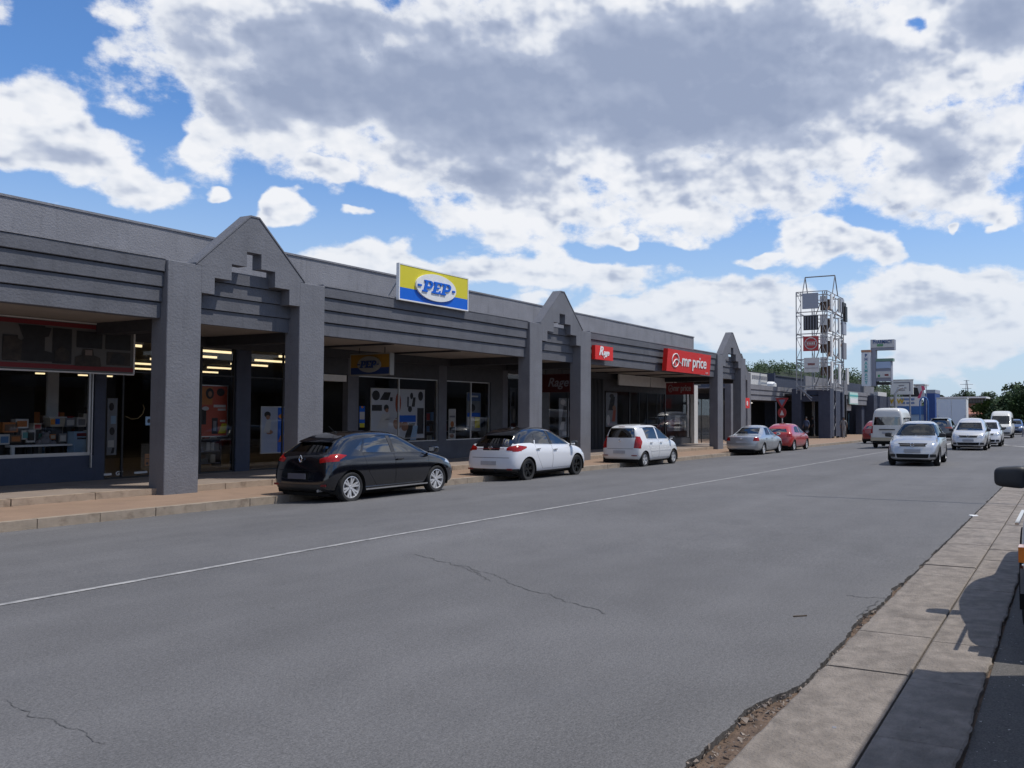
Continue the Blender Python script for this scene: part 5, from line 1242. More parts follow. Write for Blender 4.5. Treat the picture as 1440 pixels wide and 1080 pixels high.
# ------------------------------------------------------------------ beyond the arcade
CW = .76
A2 = thing('set_back_arcade', 'set back grey gabled shop row with low ribbed fascia beyond the third portal', 'building')
_zc = ZC
make_portal(56.9, 61.1, 21.7, A2)
YB = 21.7
for k, (z0, z1, rc) in enumerate([(3.50, 3.86, .05), (3.12, 3.47, .10), (2.70, 3.09, .16)]):
    bobj('fascia_board', (61.1, 72., YB+rc, YB+.45, z0, z1), PLG if k < 3 else PLB, A2)
bobj('end_wall', (61.12, 72., YB+2.6, YB+2.8, -.8, 3.6), BLACK, A2); bobj('roof_deck', (61.1, 80, YB+.45, 34, 3.6, 3.7), PLG, A2)
bobj('side_wall', (47.6, 56.9, 24.5, 24.8, -.8, 4.6), DGREY, A2)
for k in range(5):
    x = 62.3+k*1.15; bobj('ceiling_light', (x, x+.75, YB+2.2, YB+2.3, 2.50, 2.58), mat('tube_reflection_white', (.9, .9, .85), .5, emit=(1, .95, .85), estr=.9), A2)  # glowing bars stand in for fluorescent reflections in the dark shopfront
bobj('soffit', (61.1, 72., YB+.45, YB+2.6, 2.66, 2.70), DGREY, A2)
x0, x1 = at(1053, 23), at(1079, 23)
t = thing('roof_sign', 'pale grey box sign with faint lettering on the set back shop roof', 'sign', (x0, 23, zat(1065, 541, 23)))
bobj('board', (0, x1-x0, 0, .5, 0, zat(1060, 524, 23)-t.location.z), OFFW, t)
bm = bmesh.new()
for k in range(9): box(bm, .8+k*.42, 1.1+k*.42, -.02, -.002, .45, .75)
setp(fin_bm('faint_lettering', bm, GREYP, t), kind='stuff')
t = thing('roof_vent', 'small white rounded vent beside the box sign on the roof', 'vent', atd(1083, 544, 74)); 
bm = bmesh.new(); lathe(bm, [(.55, 0), (.55, .25), (.38, .42), (.01, .46)], 14, 'z'); fin_bm('cowl', bm, WHITE, t, smooth=40)
N2 = thing('navy_building', 'dark blue plain walled building behind the steel sign tower', 'building')
bobj('wall', (76, 96, 27.0, 27.3, -.6, zat(1100, 530, 27)), NAVY, N2); bobj('side_wall', (75.7, 76, 24.6, 36, -.6, 5.4), NAVY, N2); bobj('parapet_coping', (75.7, 96, 26.9, 27.4, zat(1100, 530, 27)+.003, zat(1100, 530, 27)+.12), DGREY, N2)

# kiosk of dark blue piers
KX = 69.0
K = thing('pier_gateway', 'dark blue gateway of square piers and lintel below the steel sign tower', 'building')
def YatX(px, X):
    r = ray(px, 583); return r.y*X/r.x
def zX(px, py, X):
    r = ray(px, py); return CAMH+r.z*X/r.x
def px_box(nm, a, b, top, bot, X, dep, m, par, bev=0):
    y1, y0 = YatX(a, X), YatX(b, X); return bobj(nm, (X, X+dep, y0, y1, zX((a+b)/2, bot, X), zX((a+b)/2, top, X)), m, par, bev)
px_box('pier', 1113.5, 1126.7, 547, 620, KX, 1.0, NAVY, K); px_box('pier', 1151, 1167.5, 546.5, 619, KX, 1.3, NAVY, K)
px_box('lintel', 1126.8, 1150.9, 557, 564.5, KX+.1, .8, NAVY, K); px_box('upper_board', 1134, 1150.9, 548.5, 556, KX+.5, .4, NAVY, K)
yk = YatX(1167.5, KX)
bobj('pier', (70.9, 72.4, yk, yk+.7, -.9, 3.55), NAVY, K); bobj('pier', (73.2, 73.7, yk, yk+.7, -.9, 3.5), NAVY, K)
bobj('inner_wall', (74.5, 74.7, yk, 24, -.9, 3.3), BLACK, K); bobj('roof', (KX+1.0, 74.7, yk+.7, 24, 3.2, 3.35), DGREY, K)
bobj('back_pier', (72.2, 72.4, 18.3, 18.9, -.9, 3.2), OFFW, K); bobj('back_pier', (72.2, 72.4, 19.9, 20.1, -.9, 3.2), OFFW, K)
bobj('doorstep', (KX+.6, 72, yk, 21.2, -.7, -.25), STEP, K)
t = thing('roof_vent', 'white pipe vent on the lintel between the blue piers', 'vent', Vector((KX+.4, YatX(1131, KX+.4), zX(1131, 557, KX+.4))))
bm = bmesh.new(); bar(bm, (0, 0, 0), (0, 0, .45), .05); bar(bm, (0, 0, .45), (0, -.1, .6), .09, r2=.04); fin_bm('pipe', bm, WHITE, t)

# steel lattice sign tower
T = thing('sign_tower', 'tall open steel lattice tower carrying square sign panels above the blue piers', 'tower')
TX0, TX1 = 68.5, 74.0; TY1, TY0 = YatX(1120.5, TX0), YatX(1164, TX0); TZ0, TZ1 = 3.5, zX(1140, 410, TX0)
LV = [3.9, 6.1, 8.2, 10.0, TZ1]
def lattice(nm, x, y, ddx, ddy, z0, z1, n=9):
    bm = bmesh.new(); bar(bm, (x, y, z0), (x, y, z1), .045, 4); bar(bm, (x+ddx, y+ddy, z0), (x+ddx, y+ddy, z1), .038, 4)
    for k in range(n):
        a = z0+(z1-z0)*k/n; b = z0+(z1-z0)*(k+1)/n
        p, q = ((x, y, a), (x+ddx, y+ddy, b)) if k % 2 else ((x+ddx, y+ddy, a), (x, y, b)); bar(bm, p, q, .022, 4)
    fin_bm(nm, bm, WSTEEL, T)
lattice('lattice_post', TX0, TY1, 0, -.40, TZ0-.2, TZ1); lattice('lattice_post', TX0, TY0, 0, .36, TZ0, TZ1); lattice('lattice_post', TX1, TY0, -.7, 0, -.8, TZ1, 14); lattice('lattice_post', TX1, TY1, -.7, 0, TZ0, TZ1)
lattice('lattice_post', TX0+1.6, TY0-.05, .9, 0, -.8, TZ1-.4, 14)
for z in LV:
    for (p, q) in (((TX0, TY1, z), (TX0, TY0, z)), ((TX0, TY0, z), (TX1, TY0, z)), ((TX1, TY0, z), (TX1, TY1, z)), ((TX0, TY1, z), (TX1, TY1, z)), ((TX0, TY1, z-.3), (TX0, TY0, z-.3)), ((TX0, TY0, z-.3), (TX1, TY0, z-.3))):
        bm = bmesh.new(); bar(bm, p, q, .038, 4); fin_bm('rail', bm, WSTEEL, T)
for i, z in enumerate(LV[:-1]):
    z2 = LV[i+1]
    for (p, q) in (((TX0, TY0, z), (TX0+2.7, TY0, z2)), ((TX0+2.7, TY0, z), (TX1, TY0, z2)), ((TX1, TY0, z), (TX1, TY1, z2)), ((TX0+.2, TY0+.2, z2), (TX1, TY1, z))):
        bm = bmesh.new(); bar(bm, p, q, .04, 4); fin_bm('brace', bm, RUST if i % 2 else WSTEEL, T)
    bm = bmesh.new()
    for k in range(5): bar(bm, (TX0, TY1-.75-.22*k, z2-.3), (TX0+.02, TY1-.75-.22*k, z2-.62), .022, 4)
    setp(fin_bm('hanger_rods', bm, WSTEEL, T), kind='stuff')
XR = 71.2; ZR = zX(1150, 389, XR)
for y in (TY1, TY0):
    for dx_ in (-.9, .9):
        bm = bmesh.new(); bar(bm, (XR+dx_, y, TZ1), (XR, y, ZR), .045, 4); fin_bm('roof_frame', bm, mat('dark_steel', (.14, .14, .15), .6), T)
bm = bmesh.new(); bar(bm, (XR, TY1, ZR), (XR, TY0, ZR), .05, 4); fin_bm('ridge_rail', bm, MATS['dark_steel'], T)
for (a, b, c_, d_) in ((TX0, TY1, TX0+2.2, TY0), ):
    bm = bmesh.new(); bar(bm, (a, b-.3, 3.7), (a+.2, b-1.2, 2.2+.5), .05, 4); bar(bm, (a, b, 3.9), (a, b-1.3, 2.9), .05, 4); bar(bm, (a, b-.36, 2.8), (a, b-.36, 3.7), .05, 4); fin_bm('strut', bm, WSTEEL, T)
xf = TX0-.12
def tpanel(a, b, top, bot, m, nm='sign_panel', X=None): return px_box(nm, a, b, top, bot, (X or xf)-.1, .1, m, T)
tpanel(1129, 1151.5, 412, 434, LBLU if False else mat('blank_panel', (.30, .32, .37), .6))
tpanel(1130.5, 1151, 444, 464, BLACK)
for k in range(5): px_box('louvre', 1132.5+k*3.9, 1133.6+k*3.9, 445, 463, xf-.13, .02, GREYP, T)
pr = tpanel(1130, 1151.5, 472.7, 493.5, mat('faded_red', (.40, .03, .035), .5))
bm = bmesh.new(); yc, zc = YatX(1141, xf-.12), zX(1141, 483, xf-.12); n = 28; pv = None
for i in range(n+1):
    p = (xf-.13, yc+.50*math.cos(2*PI*i/n), zc+.46*math.sin(2*PI*i/n))
    if pv: bar(bm, pv, p, .035, 4)
    pv = p
bar(bm, (xf-.13, yc-.42, zc+.13), (xf-.13, yc+.42, zc+.13), .02, 4); bar(bm, (xf-.13, yc-.42, zc-.13), (xf-.13, yc+.42, zc-.13), .02, 4)
for k in range(5): box(bm, xf-.14, xf-.12, yc-.34+k*.145, yc-.25+k*.145, zc-.08, zc+.08)
setp(fin_bm('round_emblem', bm, OFFW, T), kind='stuff')
tpanel(1131, 1152.5, 503, 523.5, OFFW)
bm = bmesh.new(); yc, zc = YatX(1141, xf-.12), zX(1141, 512, xf-.12)
for k in range(6): box(bm, xf-.13, xf-.12, yc-.30+k*.1, yc-.23+k*.1, zc-.08, zc+.08)
setp(fin_bm('red_lettering', bm, DRED, T), kind='stuff')
bm = bmesh.new()
for k in range(11): box(bm, xf-.13, xf-.12, yc-.55+k*.1, yc-.50+k*.1, zc-.36, zc-.29)
setp(fin_bm('small_lettering', bm, GREYP, T), kind='stuff')
bw = mat('box_brown', (.10, .065, .045), .8)
for i, (a, b) in enumerate(((416, 432), (443, 465), (470, 492), (502, 524))):
    px_box('sign_box', 1154, 1163, a, b-8, TX0+.3, .35, WHITE if True else OFFW, T); px_box('sign_box', 1154.5, 1163, b-8, b+4, TX0+.5, .3, bw, T)
for i in range(4):
    za, zb = LV[i]+.25, LV[i+1]-.45
    bobj('side_sign', (69.3, 69.75, TY0-.16, TY0-.04, za, zb+.3), WHITE, T); bobj('side_sign', (70.4, 71.2, TY0+.3, TY0+.5, za+.1, zb), bw, T); bobj('side_sign', (71.7, 72.2, TY0-.2, TY0-.08, za, zb+.2), OFFW if i % 2 else WHITE, T)
    if i > 0: bobj('side_sign', (72.8, 73.9, TY0-.3, TY0-.15, za, zb), mat('blank_panel', (.3, .32, .37)) if i == 2 else (DGREY if i == 3 else GREYP), T)
bobj('side_sign', (71.9, 73.6, TY0-.2, TY0-.1, 10.3, 11.5), mat('blank_panel', (.3, .32, .37)), T); bobj('side_sign', (73.2, 73.9, TY0-.4, TY0-.2, 9.6, 10.9), BLACK, T)
bobj('side_sign', (73.8, 74.5, TY0-.35, TY0-.2, 4.2, 5.6), OFFW, T)

# next row: grey fascia shops
S3 = thing('corner_shop', 'grey fascia shop with green signboard right of the dark blue piers', 'building')
Y3 = 18.6; xa, xb = 74.6, at(1229, Y3)
for k, (t0, t1) in enumerate(((549.5, 555), (555.6, 561), (561.6, 568.5))):
    z1, z0 = zat(1190, t0, Y3), zat(1190, t1, Y3); bobj('fascia_board', (xa, xb, Y3+.05*k, Y3+.4, z0, z1), PLG, S3)
bobj('shop_wall', (xa, xb, Y3+2., Y3+2.2, -1, 2.8), BLACK, S3); bobj('pier', (xa, xa+1.4, Y3+.1, Y3+2, -1, 2.62), DGREY, S3); bobj('pier', (at(1216, Y3), at(1221, Y3), Y3+.3, Y3+.9, -1, 2.6), NAVY, S3)
bobj('window', (at(1194, Y3+1.9), at(1207.5, Y3+1.9), Y3+1.90, Y3+1.98, zat(1200, 604, Y3+1.9), zat(1200, 581, Y3+1.9)), mat('bright_window_print', (.20, .36, .46), .3, var=.4, vscale=2.5), S3)
bobj('window', (at(1210, Y3+1.9), at(1214, Y3+1.9), Y3+1.90, Y3+1.98, zat(1212, 604, Y3+1.9), zat(1212, 579, Y3+1.9)), OFFW, S3)
bobj('hung_board', (at(1189, Y3+.6), at(1197, Y3+.6), Y3+.6, Y3+.7, zat(1193, 577.5, Y3+.6), zat(1193, 569.5, Y3+.6)), OFFW, S3)
t = thing('shop_sign', 'pale green and white signboard on the grey fascia right of the piers', 'sign', (at(1194.5, Y3-.1), Y3-.15, zat(1200, 568.5, Y3-.1)))
w_ = at(1206, Y3-.1)-at(1194.5, Y3-.1); h_ = zat(1200, 552, Y3-.1)-t.location.z
bobj('board', (0, w_, 0, .1, 0, h_), PALEG, t); bobj('teal_strip', (.02, w_-.02, -.015, -.003, h_*.66, h_*.80), TEAL, t); bobj('white_panel', (.1, w_-.1, -.015, -.003, .1, h_*.5), WHITE, t)
bobj('upper_wall', (at(1191, Y3+3), at(1213, Y3+3), Y3+3, Y3+3.2, 2.8, zat(1200, 539, Y3+3)), NAVY, S3); bobj('upper_wall', (at(1213, Y3+1), at(1229.5, Y3+1), Y3+1, Y3+1.2, 2.8, zat(1220, 543, Y3+1)), PLG, S3)
for (a, b, tp, bt, Yw) in ((1133, 1168, 531, 549, 21.5), (1168, 1192, 534, 549, 20.5)):
    bobj('upper_wall', (at(a, Yw), at(b, Yw), Yw, Yw+.2, 2.5, zat((a+b)/2, tp, Yw)), PLG, S3)

S4 = thing('low_navy_shop', 'low dark blue block between the grey fascia shop and the minibus', 'building')
Y4 = 18.0
bobj('wall', (at(1229, Y4), at(1252, Y4), Y4, Y4+6, -1, zat(1240, 557, Y4)), NAVY, S4)
bobj('roof_plant', (at(1235, Y4+2), at(1247, Y4+2), Y4+2, Y4+3, zat(1240, 557, Y4), zat(1240, 551.5, Y4+2)), OFFW, S4)
bobj('shop_front', (at(1230, Y4-.05), at(1250, Y4-.05), Y4-.08, Y4-.01, -.9, 1.9), BLACK, S4)
bobj('back_wall', (at(1226, Y4+1), at(1250, Y4+1), Y4+6.1, Y4+6.3, 1, 5.6), DGREY, S4)

# pharmacy sign structure (faces the viewer)
E1 = thing('pharmacy_sign', 'tall grey letter E shaped sign structure topped by a PHARMACY board', 'sign')
XE = 90.
def eb(nm, a, b, t_, b_, m, off=0, dep=.9, par=None): return px_box(nm, a, b, t_, b_, XE+off, dep, m, par or E1)
GP = mat('sign_tower_grey', (.26, .27, .32), .7)
eb('mast', 1225, 1232, 477.5, 543, GP); eb('top_arm', 1232.05, 1258.5, 477.5, 492, GP); eb('green_arm', 1232.05, 1256.5, 504, 508, mat('dull_green', (.16, .25, .19), .6))
eb('panel_back', 1232.05, 1254, 508.3, 536, GP, .1); eb('blank_panel', 1232.5, 1253, 508.6, 518, mat('blank_blue_panel', (.34, .42, .56), .5), -.02, .1); eb('white_panel', 1232.5, 1252.5, 522, 531, OFFW, -.02, .1); eb('print_red', 1244.5, 1250, 526, 528.5, DRED, -.04, .02); eb('print_green', 1235, 1238, 527, 530, GRN, -.04, .02)
eb('lower_shelf', 1232.05, 1252, 537, 541, BLACK, .3); eb('top_board', 1225.5, 1258, 478, 488.5, OFFW, -.06, .05)
yb_ = YatX(1241.8, XE-.1)
text('lettering', 'PHARMACY', .52, mat('print_navy', (.03, .08, .22), .6), E1, (XE-.09, yb_, zX(1241, 481, XE)), rz=-PI/2, bold=.012, sxs=.72, depth=.01)
bm = bmesh.new()
for k in range(5): box(bm, XE-.1, XE-.08, yb_-.05+k*.13, yb_+.04+k*.13, zX(1240, 487, XE), zX(1240, 484, XE))
setp(fin_bm('green_lettering', bm, GRN, E1), kind='stuff')
V1 = thing('vertical_sign', 'tall narrow white vertical sign with teal letters left of the E shaped sign', 'sign')
eb('board', 1212, 1224.5, 495.5, 543, WHITE, -.5, .5, V1); eb('cap', 1211.6, 1224.8, 492, 495.3, mat('dull_orange', (.42, .22, .13), .6), -.52, .54, V1)
for k, ch in enumerate('PHARMACY'): text('letter', ch, .44, TEAL if k not in (0, 1) else MATS['print_navy'], V1, (XE-.53, YatX(1218.5, XE-.5), zX(1218, 500.5+k*5.4, XE)), rz=-PI/2, bold=.015, depth=.01)
# restaurant-like white and blue frontage
F5 = thing('white_blue_shop', 'white and blue frontage with yellow letters behind the minibus', 'building')
X5 = 98.
eb5 = lambda nm, a, b, t_, b_, m, off=0, dep=.3: px_box(nm, a, b, t_, b_, X5+off, dep, m, F5)
eb5('fascia', 1251, 1296, 558, 571, WHITE); eb5('blue_band', 1262, 1299, 571.1, 583, mat('bright_blue_wall', (.05, .16, .42), .6)); eb5('dark_upper', 1270, 1296, 545, 557.9, BLACK, .5)
eb5('white_wall', 1251, 1299, 583.1, 600, WHITE, .2); eb5('pale_wall', 1275, 1304, 573, 600, LBLU, .1, .05)
eb5('roof_edge', 1282, 1301, 540, 542, OFFW, .4, 3); eb5('roof_edge', 1284, 1300, 543.2, 545, OFFW, .3, 2)
eb5('blue_wing', 1299.2, 1315, 553, 600, mat('deep_blue_wall', (.02, .06, .22), .6), -.3, 4); eb5('wing_cap', 1302, 1315.5, 548, 553, mat('blank_panel', (.3, .32, .37)), -.3, 4)
for px in (1256.3, 1266.5): text('letter', 'W', .72, mat('letter_yellow', (.62, .42, .02), .5), F5, (X5-.05, YatX(px, X5), zX(px, 564.5, X5)), rz=-PI/2, bold=.03, depth=.03)
bm = bmesh.new()
for k in range(12): 
    y_ = YatX(1286, X5)+k*.115*1.1; box(bm, X5-.04, X5-.02, y_, y_+.08, zX(1275, 563, X5), zX(1275, 560, X5))
    if k % 4 != 3: box(bm, X5-.04, X5-.02, y_, y_+.09, zX(1275, 568, X5), zX(1275, 565.5, X5))
setp(fin_bm('blue_lettering', bm, mat('bright_blue_wall', (.05, .16, .42)), F5), kind='stuff')
B5 = thing('billboard', 'white framed billboard with faint lines above the white and blue frontage', 'billboard')
def ebb(nm, a, b, t_, b_, m, off=0, dep=.25): return px_box(nm, a, b, t_, b_, 95.+off, dep, m, B5)
ebb('board', 1252.5, 1284.5, 534.5, 554, mat('aged_board', (.72, .72, .68), .7)); ebb('frame', 1252, 1285, 533.6, 534.4, OFFW, -.05); ebb('frame', 1252, 1285, 554.1, 555, OFFW, -.05)
for k, (a, b, y_) in enumerate(((1264, 1272, 541.5), (1262, 1275, 545), (1264, 1273, 548), (1257, 1280, 537.5))): ebb('print_line', a, b, y_, y_+1.2, GREYP, -.03, .02)
ebb('print_bar', 1279, 1280.5, 538, 550, GREYP, -.03, .02)
bm = bmesh.new(); 
for px in (1258, 1280): bar(bm, (95.3, YatX(px, 95.3), -1), (95.3, YatX(px, 95.3), 4.5), .09, 8)
fin_bm('leg', bm, STEEL, B5)
L5 = thing('street_lamp', 'grey bent steel lamp pole in front of the billboard', 'street lamp', (88, YatX(1259.5, 88), gz(88, 14)))
bm = bmesh.new(); zt5 = zX(1259.5, 546, 88)-L5.location.z; bar(bm, (0, 0, 0), (0, 0, zt5-.5), .13, 8); bar(bm, (0, 0, zt5-.5), (0, -.25, zt5-.1), .12, 8); bar(bm, (0, -.25, zt5-.1), (0, -.8, zt5+.05), .10, 8); fin_bm('pole', bm, STEEL, L5, smooth=50)
G5 = thing('banner_flag', 'pink and white banner hanging on a post beside the white and blue frontage', 'flag', (93, YatX(1296, 93), 0))
zz = lambda py: zX(1296, py, 93)
bm = bmesh.new(); prism(bm, [(.42, zz(559)), (-.1, zz(560)), (-.42, zz(543)), (.15, zz(542))], -.02, .02); o = fin_bm('cloth', bm, OFFW, G5); o.rotation_euler = (0, 0, -PI/2)
bm = bmesh.new(); prism(bm, [(-.42, zz(560)), (-.12, zz(560)), (.12, zz(551)), (.0, zz(549))], -.04, -.022); prism(bm, [(.0, zz(542.5)), (.30, zz(543)), (.42, zz(548)), (.1, zz(550))], -.04, -.022); o = fin_bm('pink_print', bm, PINK, G5); o.rotation_euler = (0, 0, -PI/2)
bm = bmesh.new(); bar(bm, (0, -.5, -1.2), (0, -.5, zz(541)), .04); fin_bm('post', bm, STEEL, G5)
C5 = thing('blue_arch_pole', 'blue curved pole before the white and blue frontage', 'pole', (92, YatX(1299.5, 92), 0))
bm = bmesh.new(); pv = None
for i in range(9):
    a = PI*i/8; p = (0, .42*math.cos(a), zX(1299, 566, 92)+.55*math.sin(a))
    if pv: bar(bm, pv, p, .07, 6)
    pv = p
bar(bm, (0, .42, -1.2), (0, .42, zX(1299, 566, 92)), .07, 6); bar(bm, (0, -.42, -1.2), (0, -.42, zX(1299, 566, 92)), .07, 6); fin_bm('pole', bm, mat('bright_blue_wall', (.05, .16, .42)), C5)
# box truck
d = 88.; XT = 86.
TR = thing('box_truck', 'white box truck with panelled rear doors standing ahead of the grey estate car', 'truck', (XT, YatX(1338, XT), gz(XT, 10)), R(4))
bobj('cargo_box', (0, 5.6, -1.35, 1.35, .85, 3.55), WHITE, TR, .03)
for s in (-1, 1): bobj('rear_door', (-.06, -.003, min(s*.03, s*1.24), max(s*.03, s*1.24), .95, 3.42), mat('pale_panel', (.60, .64, .70), .5), TR, .012)
for s in (-1, 1): bobj('door_hinge', (-.09, -.06, s*1.22-.03, s*1.22+.03, 1.8, 1.95), STEEL, TR)
bobj('roof_edge', (-.08, 6.05, -1.4, 1.4, 3.553, 3.64), OFFW, TR)
bobj('chassis', (.1, 8.0, -.5, .5, .55, .84), BLACK, TR); bobj('bumper', (-.1, .05, -1.2, 1.2, .45, .65), BLACK, TR)
bm = bmesh.new(); prism(bm, [(6.3, .6), (8.0, .6), (8.05, 1.5), (7.75, 2.5), (6.3, 2.55)], -1.1, 1.1); bevel_all(bm, .06, 2); fin_bm('cab', bm, WHITE, TR)
for x in (1.4, 7.2):
    for s in (-1, 1):
        bm = bmesh.new(); lathe(bm, [(.001, 0), (.25, 0), (.26, .03), (.46, .03), (.48, .08), (.48, .26), (.001, .28)], 22, c=(x, s*1.0-.14, .48)); fin_bm('wheel', bm, RUBBER, TR, smooth=40)
for s in (-1, 1): bobj('tail_light', (-.12, -.1, s*1.05-.12, s*1.05+.12, .50, .60), REDL, TR)
def copy_tree(o, parent=None):
    c = o.copy(); COL.objects.link(c); c.parent = parent
    for ch in o.children: copy_tree(ch, c)
    return c
TR2 = copy_tree(TR); TR2.location = (5.95, -1.46, gz(4, .5)-.012); TR2.rotation_euler = (0, 0, PI); TR2.scale = (.8, .8, .755)  # unseen truck copy added and sized to cast the slab shadow
TR2['label'] = 'unseen white box truck added beside the viewer outside the right edge to shade the slabs'; TR2['group'] = TR['group'] = 'white box trucks'
# far brown building and tiled roof at the end of the road
H6 = thing('brown_building', 'brown building with thin white flat roof under the trees at the road end', 'building')
X6 = 150.
e6 = lambda nm, a, b, t_, b_, m, off=0, dep=.5: px_box(nm, a, b, t_, b_, X6+off, dep, m, H6)
e6('roof', 1322, 1387, 557.8, 560, WHITE, -1, 8); e6('dark_upper', 1330, 1386, 560.1, 567.5, mat('brown_glass', (.025, .02, .02), .3), .3); e6('wall', 1330, 1384, 567.6, 574.5, BROWN); e6('dark_gap', 1330, 1384, 574.6, 592, BLACK, .5); 
for k in range(7): e6('window', 1356+k*4, 1359+k*4, 561, 566, mat('far_window', (.10, .11, .12), .2), .2, .05)
H7 = thing('tiled_house', 'low building with terracotta tiled roof beside the dark trees at right', 'building')
X7 = 135.
bm = bmesh.new(); y0, y1 = YatX(1402, X7), YatX(1352, X7); ze, zr = zX(1380, 585, X7), zX(1375, 575.5, X7)
quad(bm, [(X7-1, y0, ze), (X7-1, y1, ze), (X7+5, y1-1, zr+.3), (X7+5, y0+5, zr+.3)]); quad(bm, [(X7+11, y0, ze), (X7+11, y1, ze), (X7+5, y1-1, zr+.3), (X7+5, y0+5, zr+.3)]); quad(bm, [(X7-1, y0, ze), (X7+11, y0, ze), (X7+5, y0+5, zr+.3)]); quad(bm, [(X7-1, y1, ze), (X7+11, y1, ze), (X7+5, y1-1, zr+.3)]); fin_bm('roof', bm, TERRA, H7)
bobj('wall', (X7, X7+10, y0+.4, y1-.4, -1.2, ze-.005), OFFW, H7)
for k in range(5): bobj('window', (X7-.06, X7-.005, y0+1+k*1.1, y0+1.7+k*1.1, -.1, .8), BLACK, H7)
# power pylon
PY = thing('power_pylon', 'slim steel power pylon rising above the far trees', 'pylon', atd(1359.5, 556, 330))
bm = bmesh.new(); H_ = (556-534.5)*330/FPX
for sx_, sy_ in ((-1, -1), (1, -1), (-1, 1), (1, 1)): bar(bm, (sx_*.75, sy_*.75, -6), (sx_*.12, sy_*.12, H_), .09, 4)
for k in range(7):
    z = H_*k/7; w1 = .65*(1-k/7)+.12; w2 = .65*(1-(k+1)/7)+.12; bar(bm, (-w1, -w1, z), (w2, -w2, z+H_/7), .06, 4); bar(bm, (w1, -w1, z), (-w2, -w2, z+H_/7), .06, 4)
for k, (z, w_) in enumerate(((H_*.97, 1.0), (H_*.72, 2.3), (H_*.45, 1.6))): bar(bm, (w_*.4, -w_, z), (-w_*.4, w_, z), .08, 4)
fin_bm('lattice', bm, mat('pylon_steel', (.20, .21, .23), .6), PY)

# ------------------------------------------------------------------ road sign, bollard, people
SG = gp(1100, 612); 
RS = thing('road_sign', 'give way triangle over a round red sign on a pole by the red hatchback', 'road sign', (at(1100, 15.2), 15.2, gz(46, YK)+KT))
Xs = RS.location.x
def zs_(py): return zX(1100, py, Xs)-RS.location.z
bm = bmesh.new(); bar(bm, (0, 0, 0), (0, 0, zs_(560)), .035, 8); fin_bm('pole', bm, STEEL, RS)
def tri(bm, cz_top, cz_bot, w_, x0, x1, mi=0):
    pts = [(-w_, cz_top), (w_, cz_top), (0, cz_bot)]
    A_ = [bm.verts.new((x0, y, z)) for y, z in pts]; B_ = [bm.verts.new((x1, y, z)) for y, z in pts]
    bm.faces.new(A_); bm.faces.new(B_[::-1])
    for i in range(3): bm.faces.new([A_[i], A_[(i+1) % 3], B_[(i+1) % 3], B_[i]])
wv = abs(YatX(1091, Xs)-YatX(1110, Xs))/2
bm = bmesh.new(); tri(bm, zs_(559.5), zs_(575.5), wv, -.05, -.035); fin_bm('triangle_border', bm, mat('sign_back_red', (.30, .03, .03), .5), RS)
bm = bmesh.new(); tri(bm, zs_(562), zs_(570.5), wv*.50, -.056, -.051); fin_bm('triangle_face', bm, mat('blue_grey_sign_face', (.13, .17, .24), .5), RS)  # blue-grey face colour inside the red border
zc = zs_(580.5); 
bm = bmesh.new(); n = 18; A_ = [bm.verts.new((-.05, .26*math.cos(2*PI*i/n), zc+.30*math.sin(2*PI*i/n))) for i in range(n)]; bm.faces.new(A_); r_ = bmesh.ops.extrude_face_region(bm, geom=bm.faces[:]); bmesh.ops.translate(bm, verts=[g for g in r_['geom'] if isinstance(g, bmesh.types.BMVert)], vec=(.02, 0, 0)); fin_bm('round_border', bm, MATS['sign_back_red'], RS)
bm = bmesh.new(); tri(bm, zc-.14, zc+.16, .13, -.058, -.052); fin_bm('round_symbol', bm, OFFW, RS)
bl = gp(1438.5, 614)
BO = thing('bollard', 'short grey post on the road edge at the far right', 'bollard', (bl[0], bl[1], gz(*bl)))
bm = bmesh.new(); lathe(bm, [(.07, 0), (.07, .7), (.05, .76), (.001, .78)], 10, 'z'); fin_bm('post', bm, GREYP, BO, smooth=40)
bm = bmesh.new(); lathe(bm, [(.13, 0), (.13, .05), (.071, .08)], 10, 'z'); fin_bm('foot', bm, GREYP, BO, smooth=40)

